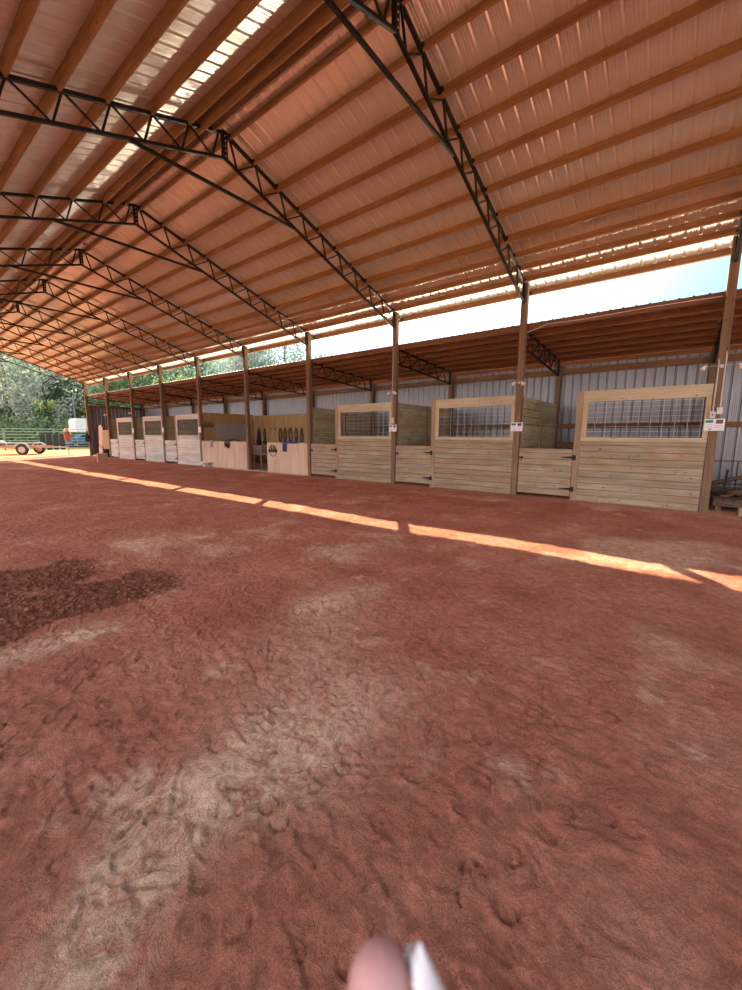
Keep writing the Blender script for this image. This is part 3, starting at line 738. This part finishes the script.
def lamp(i, z, lab):
    t = thing('twin_floodlight', (9.92, YP[i], z), lab, 'lamp', 'twin floodlights on the posts')
    MB().lathe((0, 0, 0), [(.03, -.03), (.04, -.015), (.04, 0)], 14, 'x').build('base', 'lamp_white' if i > 2 else 'conduit_grey', t)
    sp_ = .25 if i == 1 else .10
    for s in (-1, 1):
        MB().tube([(-.02, 0, 0), (-.05, s*sp_*.4, .01), (-.08, s*sp_, 0)], .005 if i == 1 else .007, 7).build('arm', 'conduit_grey', t)
        h = MB().lathe((0, 0, 0), [(.016, .04), (.022, .015), (.038, -.03), (.048, -.06), (.044, -.063)], 16).build('lamp_head', 'lamp_white', t, smooth=True)
        h.location = (-.09, s*sp_, -.01); h.rotation_euler = (s*.5, .45, 0)
    return t
lamp(1, 2.74, 'pair of white floodlight heads on the nearest post'); lamp(2, 2.72, 'pair of white floodlight heads on the second post from the right')
lamp(3, 2.72, 'pair of white floodlight heads on the third post from the right')
for i, l in ((8, 'pair of pale floodlight heads on the third post from the far end'), (9, 'pair of pale floodlight heads on the second post from the far end')): lamp(i, 2.7, l)
def conduit(y, z0, z1, lab, box):
    t = thing('conduit_run', (9.905, y, 0), lab, 'conduit', 'conduits on the nearest post')
    MB().tube([(0, 0, z0), (0, 0, z1), (-.004, 0, z1+.02), (.03, .01, z1+.08)], .012, 8).build('pipe', 'conduit_grey', t)
    b = MB().cbox(-.035, .013, -.045, .045, z0-.13, z0, .004); b.build('switch_box', 'conduit_grey', t)
    if box == 2:
        c = MB()
        for q in (0, .03, .06): c.box(-.04, -.035, -.04, .04, z0-.12+q, z0-.11+q)
        c.build('cover_plate', 'galv_steel', t)
    else: MB().box(-.042, -.035, -.01, .01, z0-.08, z0-.05).build('switch', 'black_steel', t)
conduit(YP[1]+.045, 1.93, 2.80, 'left grey conduit with a switch box on the nearest post', 1); conduit(YP[1]-.05, 2.00, 2.93, 'right grey conduit with an outlet box on the nearest post', 2)
o = MB().tube([(9.90, YP[3]+.03, 1.82), (9.90, YP[3]+.03, 2.65), (9.905, YP[3]+.02, 4.2), (9.91, YP[3], 4.8)], .010, 6).build('post_conduit', 'conduit_grey'); tag(o, 'thin grey conduit climbing the third post from the right', 'conduit')
o = MB().box(9.88, 9.92, YP[3]-.04, YP[3]+.05, 1.82, 1.98).build('junction_box', 'conduit_grey'); tag(o, 'grey junction box above the notice on the third post', 'electrical box')
m = MB().tube([(10.06, YP[2], 3.86), (10.10, YP[2]-.5, 4.02), (10.095, YP[2]-1.2, 4.0), (10.095, YP[2]-2.6, 4.03), (10.095, YP[1]+.1, 4.02)], .007, 5)
tag(m.build('power_cable', 'sign_white'), 'thin pale cable strung under the shed roof edge', 'cable')

# ------------------------------------------------------------------ clutter right of the nearest post
t = thing('wooden_deck', (10.35, -3.03, 0), 'low dark wooden platform right of the nearest post', 'platform')
mb = MB()
for j in range(17): mb.cbox(0, 2.7, .02+j*.142, .02+j*.142+.134, .20, .238, .003)
mb.build('deck_boards', 'deck_wood', t)
MB().cbox(.0, .04, 0, 2.44, .10, .198).build('rim_board', 'deck_wood', t)
for y in (.05, 1.2, 2.3):
    for x in (.06, 2.5): MB().box(x, x+.09, y, y+.09, -.03, .098).build('leg', 'post_wood', t)
t = thing('steel_stand', (11.1, -.78, .238), 'black welded steel stand on the wooden platform', 'metal stand')
MB().bar((0, 0, 0), (.02, -.02, .55), .045).build('upright', 'black_steel', t)
MB().bar((-.25, .16, .03), (.22, -.16, .03), .04).build('base_bar', 'black_steel', t); MB().bar((-.2, -.2, .03), (.2, .2, .03), .04).build('base_bar', 'black_steel', t)
MB().bar((-.12, .3, .24), (.1, -.5, .26), .02).build('cross_bar', 'black_steel', t)
m = MB().tube([(12.3, -.45, .9), (12.3, -1.1, .92)], .01, 6).tube([(12.3, -.48, .9), (12.3, -.5, .26)], .01, 6).tube([(12.3, -1.05, .92), (12.3, -1.05, .26)], .01, 6)
tag(m.build('wire_rack', 'black_steel'), 'thin black wire rack behind the steel stand', 'rack')
for k_, (a, b, wd, l) in enumerate((((11.6, -.55, .44), (12.6, -2.4, .95), .09, 'long dark board sloping up across the scrap pile'), ((11.3, -.9, .27), (12.6, -1.9, .42), .12, 'reddish board lying flat in the scrap pile'),
        ((11.9, -.7, .29), (11.2, -1.7, .30), .14, 'wide short board lying across the platform'), ((12.3, -.6, .30), (12.9, -1.5, .62), .10, 'short board leaning at the back of the pile'), ((10.7, -.75, .27), (11.5, -1.2, .28), .08, 'narrow dark board near the front edge of the platform'))):
    o = MB().bar(a, b, wd, .035).build('scrap_board', ('kick_wood', 'rust', 'deck_wood', 'kick_wood', 'girt_wood')[k_]); tag(o, l, 'board', 'loose boards on the platform')
o = MB().cbox(-.2, .2, -.16, .16, 0, .16, .02).build('cardboard_tray', 'cardboard', loc=(10.75, -1.25, .24)); tag(o, 'tan tray with a white bag on the platform at the right edge', 'tray')
m = MB().lathe((10.75, -1.25, .405), [(.02, 0), (.12, .01), (.14, .05), (.08, .10), (.02, .12)], 10); tag(m.build('white_bag', 'white_paint', smooth=True), 'white crumpled bag sitting in the tan tray', 'bag')
o = MB().cbox(-.1, .1, -.16, .16, 0, .16, .006).build('timber_block', 'stud_wood', loc=(9.95, -1.1, 0)); tag(o, 'short timber block on the dirt at the right edge', 'block')

# ------------------------------------------------------------------ far end of the shed
t = thing('leaning_board', (10.25, 31.2, 0), 'tall pink tinted board leaning at the far end of the shed', 'board')
mb = MB(); mb.add([(0, 0, 0), (0, .62, 0), (0, .66, 1.95), (0, .5, 2.12), (0, .22, 2.1), (0, -.04, 1.9), (.03, 0, 0), (.03, .62, 0), (.03, .66, 1.95), (.03, .5, 2.12), (.03, .22, 2.1), (.03, -.04, 1.9)],
    [(0, 1, 2, 3, 4, 5), (11, 10, 9, 8, 7, 6)]+[(i, (i+1) % 6, 6+(i+1) % 6, 6+i) for i in range(6)])
mb.build('panel', 'pink_board', t); MB().box(.031, .07, .25, .34, .1, 1.9).build('back_brace', 'stud_wood', t); t.rotation_euler = (0, .06, 0)
o = MB().cbox(0, .02, 0, 1.4, 0, 1.75, .002).build('plywood_sheet', 'dark_plywood', loc=(10.05, YP[9]+.1, 0)); tag(o, 'upright plywood sheet beside the last pale stall', 'panel')
t = thing('wooden_crate', (8.05, 24.6, 0), 'small open wooden box on the dirt near the far stalls', 'crate')
g0 = gz(8.05, 24.6)
mb = MB()
mb.cbox(-.2, .2, -.17, -.14, g0, g0+.42); mb.cbox(-.2, .2, .14, .17, g0, g0+.42); mb.cbox(.17, .2, -.14, .14, g0, g0+.42); mb.build('side_board', 'cardboard', t)
MB().cbox(-.2, .2, -.17, .17, g0+.42, g0+.45).build('top_board', 'pink_board', t); MB().cbox(-.2, -.17, -.0, .14, g0, g0+.42).build('front_board', 'cardboard', t); MB().box(-.17, .17, -.14, .14, g0, g0+.03).build('bottom_board', 'cardboard', t)
m = MB().lathe((9.75, 32.2, .95), [(.05, 0), (.14, .06), (.16, .2), (.11, .45), (.04, .6)], 12); tag(m.build('hanging_bag', 'dark_cloth', smooth=True), 'black bag hanging on the farthest post', 'bag')
m = MB().tube([(9.85, 32.35, 1.6), (9.75, 32.2, 1.75), (9.75, 32.2, 1.62)], .02, 6); tag(m.build('bag_hook', 'black_steel'), 'black hook holding the bag on the farthest post', 'hook')
t = thing('muck_cart', (10.0, 29.6, 0), 'small black cart standing by the leaning board', 'cart')
MB().lathe((0, 0, .22), [(.16, 0), (.26, .28), (.28, .3)], 12).build('tub', 'dark_cloth', t)
for s in (-1, 1): MB().lathe((0, s*.2, .12), [(.12, -.03), (.12, .03)], 14, 'y').build('wheel', 'rubber', t)
MB().tube([(-.2, -.15, .5), (-.4, -.15, .8), (-.4, .15, .8), (-.2, .15, .5)], .012, 6).build('handle', 'black_steel', t)

# ------------------------------------------------------------------ outside: flatbed trailer, fence, mats, horse trailer
def wheel(parent, x, y, r, ax='y'):
    wth = .2; m = MB().lathe((x, y, r), [(r*.62, -wth/2), (r*.93, -wth/2), (r, -wth*.3), (r, wth*.3), (r*.93, wth/2), (r*.62, wth/2), (r*.62, -wth/2)], 24, 'x' if ax == 'x' else 'y', caps=False)
    wo_ = m.build('wheel', 'rubber', parent)
    MB().lathe((x, y, r), [(.06, -wth*.35), (r*.6, -wth*.30), (r*.64, -wth*.53), (r*.64, wth*.53), (r*.6, wth*.2), (.06, wth*.3)], 20, 'x' if ax == 'x' else 'y').build('rim', 'rim_pink', wo_)
    return wo_
# trailer stands across the view: long axis along X
TG = gz(7.1, 36.7)
tr = thing('flatbed_trailer', (7.13, 36.66, TG), 'low flatbed utility trailer with two wheels, standing in the sun', 'trailer', rz=-math.radians(37.7))
m = MB(); m.box(-5.2, 1.0, .22, .30, .48, .60); m.box(-5.2, 1.0, 1.90, 1.98, .48, .60)
for x in np.arange(-5.2, 1.0, .6): m.box(x, x+.06, .30, 1.90, .49, .58)
m.build('frame', 'orange_paint', tr)
MB().box(-5.2, .9, .24, 1.96, .602, .64).build('deck', 'deck_wood', tr)
m = MB(); m.tube([(-5.2, .24, .85), (.9, .24, .85)], .035, 6)
for x in (-5.1, -3.9, -2.7, -1.5, -.3, .85): m.tube([(x, .24, .62), (x, .24, .85)], .025, 6)
m.build('side_rail', 'conduit_grey', tr)
for y in (.0, 2.2): wheel(tr, 0, y, .37)
for y in (.0, 2.2): MB().tube([(.47*math.cos(a), y, .37+.47*math.sin(a)) for a in np.linspace(.2, 2.94, 9)], .06, 6).build('fender', 'conduit_grey', tr)
m = MB(); m.bar((1.0, .26, .54), (2.3, 1.1, .5), .07); m.bar((1.0, 1.94, .54), (2.3, 1.1, .5), .07); m.build('tongue', 'conduit_grey', tr)
for k_, (x, l) in enumerate(((-3.2, 'pale pink bundle on the trailer deck, the left one of two'), (-1.9, 'grey bundle on the trailer deck the right one of two'))):
    x0_, y0_ = 7.13+x*.79+1.1*.61, 36.66-x*.61+1.1*.79; o = MB().lathe((x0_, y0_, .645+TG), [(.1, 0), (.4, .02), (.42, .2), (.2, .34), (.05, .36)], 10).build('canvas_bundle', ('rim_pink', 'grey_cloth')[k_], smooth=True); tag(o, l, 'bundle')
# pipe fence
FY = 48.
f1 = thing('pipe_fence_panel', (0, FY, 0), 'x', 'fence panel', 'green pipe fence panels behind the trailer')
for z in (.35, .62, .89, 1.16, 1.43, 1.70, 1.95): MB().tube([(0, 0, z), (3.55, 0, z)], .028, 6).build('rail', 'green_paint', f1)
for x in (0, 3.55): MB().tube([(x, 0, -.1), (x, 0, 1.97)], .035, 6).build('upright', 'green_paint', f1)
FN = 0
fence_x = [4.6+3.62*k for k in range(0, 5)]
for k_, x in enumerate(fence_x):
    lab = 'green pipe fence panel behind the trailer, %s from the left' % ORD[k_+1]
    if k_ == 0: f1.location = (x, FY, gz(x, FY)); f1['label'] = lab
    else: dup(f1, (x, FY, gz(x, FY)), lab)
for k_ in range(4):
    x = 10.75+.52*k_; g0 = gz(x, FY-.5)
    o = MB().cbox(-.2, .2, -.03, .03, 0, 1.5, .006).build('rubber_mat', 'rubber', loc=(x, FY-.55+.04*k_, g0)); o.rotation_euler = (-.12, .05, 0)
    tag(o, 'dark grey stall mat leaning on the fence, %s of four from the left' % ORD[k_+1], 'mat', 'stall mats on the fence')
# pole sign / feeder
t = thing('pole_feeder', (9.0, 33.55, gz(9, 33.55)), 'reddish brown drum on a thin pole at the sunny end of the arena', 'feeder')
MB().tube([(0, 0, -.1), (0, 0, 1.1)], .03, 8).build('pole', 'pole_metal', t)
MB().lathe((0, 0, .02), [(.25, -.02), (.25, .02), (.05, .04)], 14).build('foot', 'conduit_grey', t)
MB().lathe((0, 0, 1.0), [(.14, 0), (.19, .03), (.2, .42), (.22, .44), (.22, .5), (.14, .85), (.1, .87)], 16).build('drum', 'rust', t, smooth=True)
MB().lathe((0, 0, 1.45), [(.21, 0), (.22, .02), (.15, .39), (.11, .42)], 16).build('drum_lid', 'pink_board', t, smooth=True)
# horse trailer
t = thing('horse_trailer', (15.5, 52.5, gz(15.5, 52.5)), 'white horse trailer with dark windows parked beyond the fence', 'trailer')
mb = MB(); W = [(-.55, 1.72), (-.62, 2.9), (-.45, 3.22), (6.2, 3.22), (6.2, .55), (1.2, .55), (1.2, 1.72)]
V = [(x, y, z) for y in (0, 2.2) for x, z in W]; n = len(W)
mb.add(V, [tuple(range(n)), tuple(range(2*n-1, n-1, -1))]+[(i, (i+1) % n, n+(i+1) % n, n+i) for i in range(n)]).build('body', 'white_paint', t)
for x0, x1 in ((1.35, 2.35), (3.1, 4.1), (4.6, 5.6)): MB().box(x0, x1, -.02, .0, 2.25, 2.7).build('window', 'tinted_glass', t)
MB().box(.42, .46, -.015, 0, 1.75, 3.2).build('panel_seam', 'conduit_grey', t)
MB().box(1.2, 6.2, -.03, 0, .52, .62).build('side_trim', 'conduit_grey', t)
for x in (3.6, 4.5):
    for y in (.12, 2.08): wheel(t, x, y, .38)
MB().tube([(-.2, 1.1, 1.75), (-.2, 1.1, .0)], .05, 8).build('hitch_leg', 'pole_metal', t)
# parked car low behind fence
t = thing('parked_car', (15.0, 56., gz(15, 56)), 'pale blue parked car half hidden behind the fence', 'car')
W = [(-.1, .35), (-.1, .8), (.1, .95), (1.0, 1.05), (1.5, 1.5), (3.0, 1.52), (3.7, 1.05), (4.3, .95), (4.4, .4)]; n = len(W)
mb = MB(); V = [(x, y, z) for y in (0, 1.7) for x, z in W]
mb.add(V, [tuple(range(n)), tuple(range(2*n-1, n-1, -1))]+[(i, (i+1) % n, n+(i+1) % n, n+i) for i in range(n)]).build('body', 'blue_plastic', t)
MB().add([(1.2, -.01, 1.08), (1.58, -.01, 1.44), (2.9, -.01, 1.46), (3.45, -.01, 1.08), (1.2, 0, 1.08), (1.58, 0, 1.44), (2.9, 0, 1.46), (3.45, 0, 1.08)], [(0, 1, 2, 3), (7, 6, 5, 4), (0, 4, 5, 1), (1, 5, 6, 2), (2, 6, 7, 3), (3, 7, 4, 0)]).build('side_window', 'tinted_glass', t)
for x in (.75, 3.55):
    for y in (.1, 1.6): wheel(t, x, y, .33)
o = MB().tube([(0, 0, -.2), (0, 0, 6.2)], [.14, .11], 8).build('utility_pole', 'pole_metal', loc=(17.1, 60, gz(17.1, 60))); tag(o, 'grey utility pole standing in front of the trees', 'pole')

# ------------------------------------------------------------------ trees
def tree_proto(seed, mat, H_=11., R_=3.4, dens=5200, trunk_r=.22, leaf=.17, thin=.0):
    rnd = random.Random(seed); t = thing('tree', (0, 0, 0), 'x', 'tree')
    m = MB(); tips = []
    pts = [(0, 0, -.3)]; x = y = 0
    for k in range(1, 8): x += rnd.uniform(-.15, .15); y += rnd.uniform(-.15, .15); pts.append((x, y, H_*.9*k/7))
    m.tube(pts, [trunk_r*(1-.8*k/7) for k in range(8)], 8)
    for b in range(22):
        k = rnd.uniform(.22, .95); i = int(k*7); p = Vector(pts[i]); a = rnd.uniform(0, 6.28); L = R_*(1.15-k*.75)*rnd.uniform(.6, 1.1)
        q = p+Vector((math.cos(a)*L*.55, math.sin(a)*L*.55, L*.25)); e = p+Vector((math.cos(a)*L, math.sin(a)*L, L*.62))
        r = trunk_r*(1-.8*k)*.45; m.tube([p, q, e], [r, r*.6, r*.2], 5); tips += [e, (q+e)/2, q]
        for z in range(2):
            e2 = e+Vector((rnd.uniform(-1, 1), rnd.uniform(-1, 1), rnd.uniform(0, 1)))*L*.35; m.tube([q, e2], [r*.4, r*.12], 4); tips.append(e2)
    m.build('trunk', 'bark', t)
    rng_ = np.random.RandomState(seed); T = np.array([tuple(p) for p in tips]); n = dens
    c = T[rng_.randint(len(T), size=n)]+rng_.normal(0, 1, (n, 3))*np.array([.62, .62, .5])*R_*.24
    c[:, 2] = np.maximum(c[:, 2], H_*.12)
    u = rng_.normal(size=(n, 3)); u /= np.linalg.norm(u, axis=1)[:, None]; v = np.cross(u, rng_.normal(size=(n, 3))); v /= np.linalg.norm(v, axis=1)[:, None]
    s = (leaf*rng_.uniform(.6, 1.4, n))[:, None]
    V = np.stack([c-u*s, c+v*s*.5, c+u*s, c-v*s*.5], 1).reshape(-1, 3)
    me = bpy.data.meshes.new('foliage'); me.from_pydata(V.tolist(), [], np.arange(4*n).reshape(n, 4).tolist()); me.materials.append(MATS[mat])
    o = bpy.data.objects.new('foliage', me); COL.objects.link(o); o.parent = t
    return t
protos = {'grey': tree_proto(1, 'leaf_hazy', 13, 4., 5200), 'grey2': tree_proto(2, 'leaf_hazy', 15, 4.2, 4600), 'dark': tree_proto(3, 'leaf_dark', 12, 3.6, 6000),
          'lime': tree_proto(4, 'leaf_lime', 8, 3.2, 5200), 'autumn': tree_proto(5, 'leaf_autumn', 9, 3.2, 4200), 'mid': tree_proto(6, 'leaf_mid', 11, 3.8, 5600),
          'bare': tree_proto(7, 'leaf_blue', 13, 4.2, 4200, leaf=.13)}
KL = {'grey': 'pale grey-green tree in the wood beyond the fence', 'grey2': 'tall thin leaved pale tree in the wood beyond the fence', 'dark': 'dark evergreen tree in the wood beyond the fence',
      'lime': 'bright yellow-green tree in front of the wood', 'autumn': 'russet autumn tree showing above the shed roof', 'mid': 'mid green bushy tree in the wood beyond the fence', 'bare': 'nearly bare tree showing above the shed roof'}
rt_ = random.Random(21); spots = []
def pt(px, dist):          # a place in the wood, given by bearing from the photographer's spot and distance
    a = YAW-math.atan((px-371)/F_PX); return dist*math.cos(a), dist*math.sin(a)
for row, (dist, ks) in enumerate(((70, ('grey', 'dark', 'mid', 'grey2')), (82, ('grey2', 'grey', 'dark', 'grey')), (97, ('dark', 'grey', 'grey2', 'mid')))):
    for n_t, px in enumerate(range(-70, 215, 24 if row else 30)):
        kd = ks[n_t % 4]; spots.append((px+rt_.uniform(-8, 8), dist+rt_.uniform(-4, 4), kd, rt_.uniform(.95, 1.25)*(1.0+.12*row)))
spots += [(50, 72, 'lime', .78), (84, 68, 'lime', .62), (205, 62, 'lime', .85), (222, 66, 'autumn', .95), (180, 60, 'mid', .9), (150, 62, 'dark', .95), (120, 64, 'mid', 1.0), (258, 60, 'grey2', 1.15), (285, 62, 'bare', 1.5), (308, 60, 'bare', 1.4), (240, 62, 'bare', 1.45), (270, 66, 'bare', 1.5), (330, 63, 'bare', 1.25), (296, 72, 'grey', 1.35), (322, 78, 'grey2', 1.1), (250, 76, 'grey', 1.5), (225, 78, 'grey', 1.5)]
used = set()
XL = {50: 'bright yellow-green tree standing in front of the wood, left of the white horse trailer', 84: 'small yellow-green tree above the white horse trailer',
      205: 'yellow-green tree above the shed roof, beside the russet one', 240: 'thin bluish tree above the shed roof, leftmost of the five bare ones', 270: 'thin bluish tree above the shed roof, second of the five bare ones',
      285: 'thin bluish tree above the shed roof, third of the five bare ones', 308: 'thin bluish tree above the shed roof, fourth of the five bare ones', 330: 'thin bluish tree rising at the edge of the white sky, rightmost bare one'}
for (px, dist, kd, s) in spots:
    x, y = pt(px, dist); p = protos[kd]; lab = XL.get(px, KL[kd]); loc = (x, y, gz(x, y)-.1); rz = rt_.uniform(0, 6.28)
    if kd not in used: used.add(kd); p.location = loc; p.rotation_euler = (0, 0, rz); p.scale = (s,)*3; p['label'] = lab; p['group'] = kd.rstrip('2')+' trees around the yard'; p['group'] = {'grey': 'pale trees of the wood', 'grey2': 'tall pale trees of the wood', 'dark': 'dark evergreens of the wood', 'lime': 'yellow-green trees', 'autumn': 'autumn trees', 'mid': 'mid green trees', 'bare': 'bare trees above the shed roof'}[kd]
    else: dup(p, loc, lab, rz=rz, scale=(s,)*3)
# undergrowth along the wood edge
mb = MB(); rg = np.random.RandomState(9); n = 9000
a_px = rg.uniform(-60, 130, n); dd = rg.uniform(60, 75, n); aa = YAW-np.arctan((a_px-371)/F_PX); c = np.stack([dd*np.cos(aa), dd*np.sin(aa), rg.uniform(0, 1, n)**1.6*3.2], 1)
u = rg.normal(size=(n, 3)); u /= np.linalg.norm(u, axis=1)[:, None]; v = np.cross(u, rg.normal(size=(n, 3))); v /= np.linalg.norm(v, axis=1)[:, None]; s = .26*rg.uniform(.5, 1.4, n)[:, None]
V = np.stack([c-u*s, c+v*s*.5, c+u*s, c-v*s*.5], 1).reshape(-1, 3); mb.add(V.tolist(), np.arange(4*n).reshape(n, 4).tolist())
me = bpy.data.meshes.new('undergrowth'); me.from_pydata(V.tolist(), [], np.arange(4*n).reshape(n, 4).tolist()); me.materials.append(MATS['leaf_mid'])
o = bpy.data.objects.new('undergrowth', me); COL.objects.link(o); tag(o, 'green undergrowth along the edge of the wood', 'undergrowth', kind='stuff')

# ------------------------------------------------------------------ loose clods of wet clay in the dark patch
rg = random.Random(3); mb = MB()
for n_c in range(520):
    x = rg.uniform(.1, 1.95); y = rg.uniform(3.5, 5.6)
    i = int(np.searchsorted(gx, x)); j = int(np.searchsorted(gy, y))
    if dark[i, j] < .3: continue
    r = rg.uniform(.006, .02)*(1.5 if rg.random() < .1 else 1); z = H[i, j]
    pr_ = [(0, 0, 1), (1, 0, .1), (.3, .95, 0), (-.8, .6, .1), (-.8, -.6, -.1), (.3, -.95, .1), (0, 0, -.8)]
    V = [(x+a*r*rg.uniform(.7, 1.3), y+b*r*rg.uniform(.7, 1.3), z+c_*r*.7+r*.2) for a, b, c_ in pr_]
    mb.add(V, [(0, i_, i_ % 5+1) for i_ in range(1, 6)]+[(6, i_ % 5+1, i_) for i_ in range(1, 6)])
flat('clod', (.25, .085, .055), .95, var=.4)
o = mb.build('soil_clods', 'clod'); tag(o, 'dark broken clods of clay on the left of the arena', 'soil', kind='stuff')

# ------------------------------------------------------------------ photographer's fingertip just below the lens
t = thing('fingertip', (0, 0, 0), 'blurred pink fingertip with a white nail at the bottom edge of the photo', 'finger')
Mx = cam.matrix_world.copy()
t.matrix_world = Mx @ Matrix.Translation(Vector((.0030, -.0990, -.080)))
m = MB(); prof = [(.0001, .0072), (.0030, .0066), (.0052, .0048), (.0066, .0018), (.0073, -.003), (.0078, -.010), (.0080, -.022), (.0078, -.034), (.0085, -.05), (.009, -.075)]
N = 28; V = []
for r, h_ in prof:
    for j in range(N):
        a = 2*math.pi*j/N; V.append((r*math.cos(a)*1.0-.0008, h_, r*math.sin(a)*.95))
F = [(i*N+j, i*N+(j+1) % N, (i+1)*N+(j+1) % N, (i+1)*N+j) for i in range(len(prof)-1) for j in range(N)]+[tuple(range(N)), tuple((len(prof)-1)*N+j for j in range(N))]
m.add(V, F).build('finger_pad', 'skin', t, smooth=True)
m = MB(); V = []; rows = 9; cols = 9
for off in (0, .0005):
    for i in range(rows):
        h_ = .0088-.024*i/(rows-1); wdt = .0005+.0062*min(1, (i/(rows-1))*2.4)**.7
        for j in range(cols):
            q = (j/(cols-1)-.5)*2; bow = .0030*(1-q*q)
            V.append((.0036+bow+off+.0085*i/(rows-1)*1.3, h_-.0015*q*q, q*wdt))
F = []; Q = rows*cols
for i in range(rows-1):
    for j in range(cols-1):
        a = i*cols+j; F += [(a, a+1, a+cols+1, a+cols), (Q+a, Q+a+cols, Q+a+cols+1, Q+a+1)]
for i in range(rows-1):
    for j in (0, cols-1): a = i*cols+j; F.append((a, a+cols, Q+a+cols, Q+a))
for j in range(cols-1):
    for i in (0, rows-1): a = i*cols+j; F.append((a, a+1, Q+a+1, Q+a))
m.add(V, F).build('nail', 'nail', t, smooth=True)
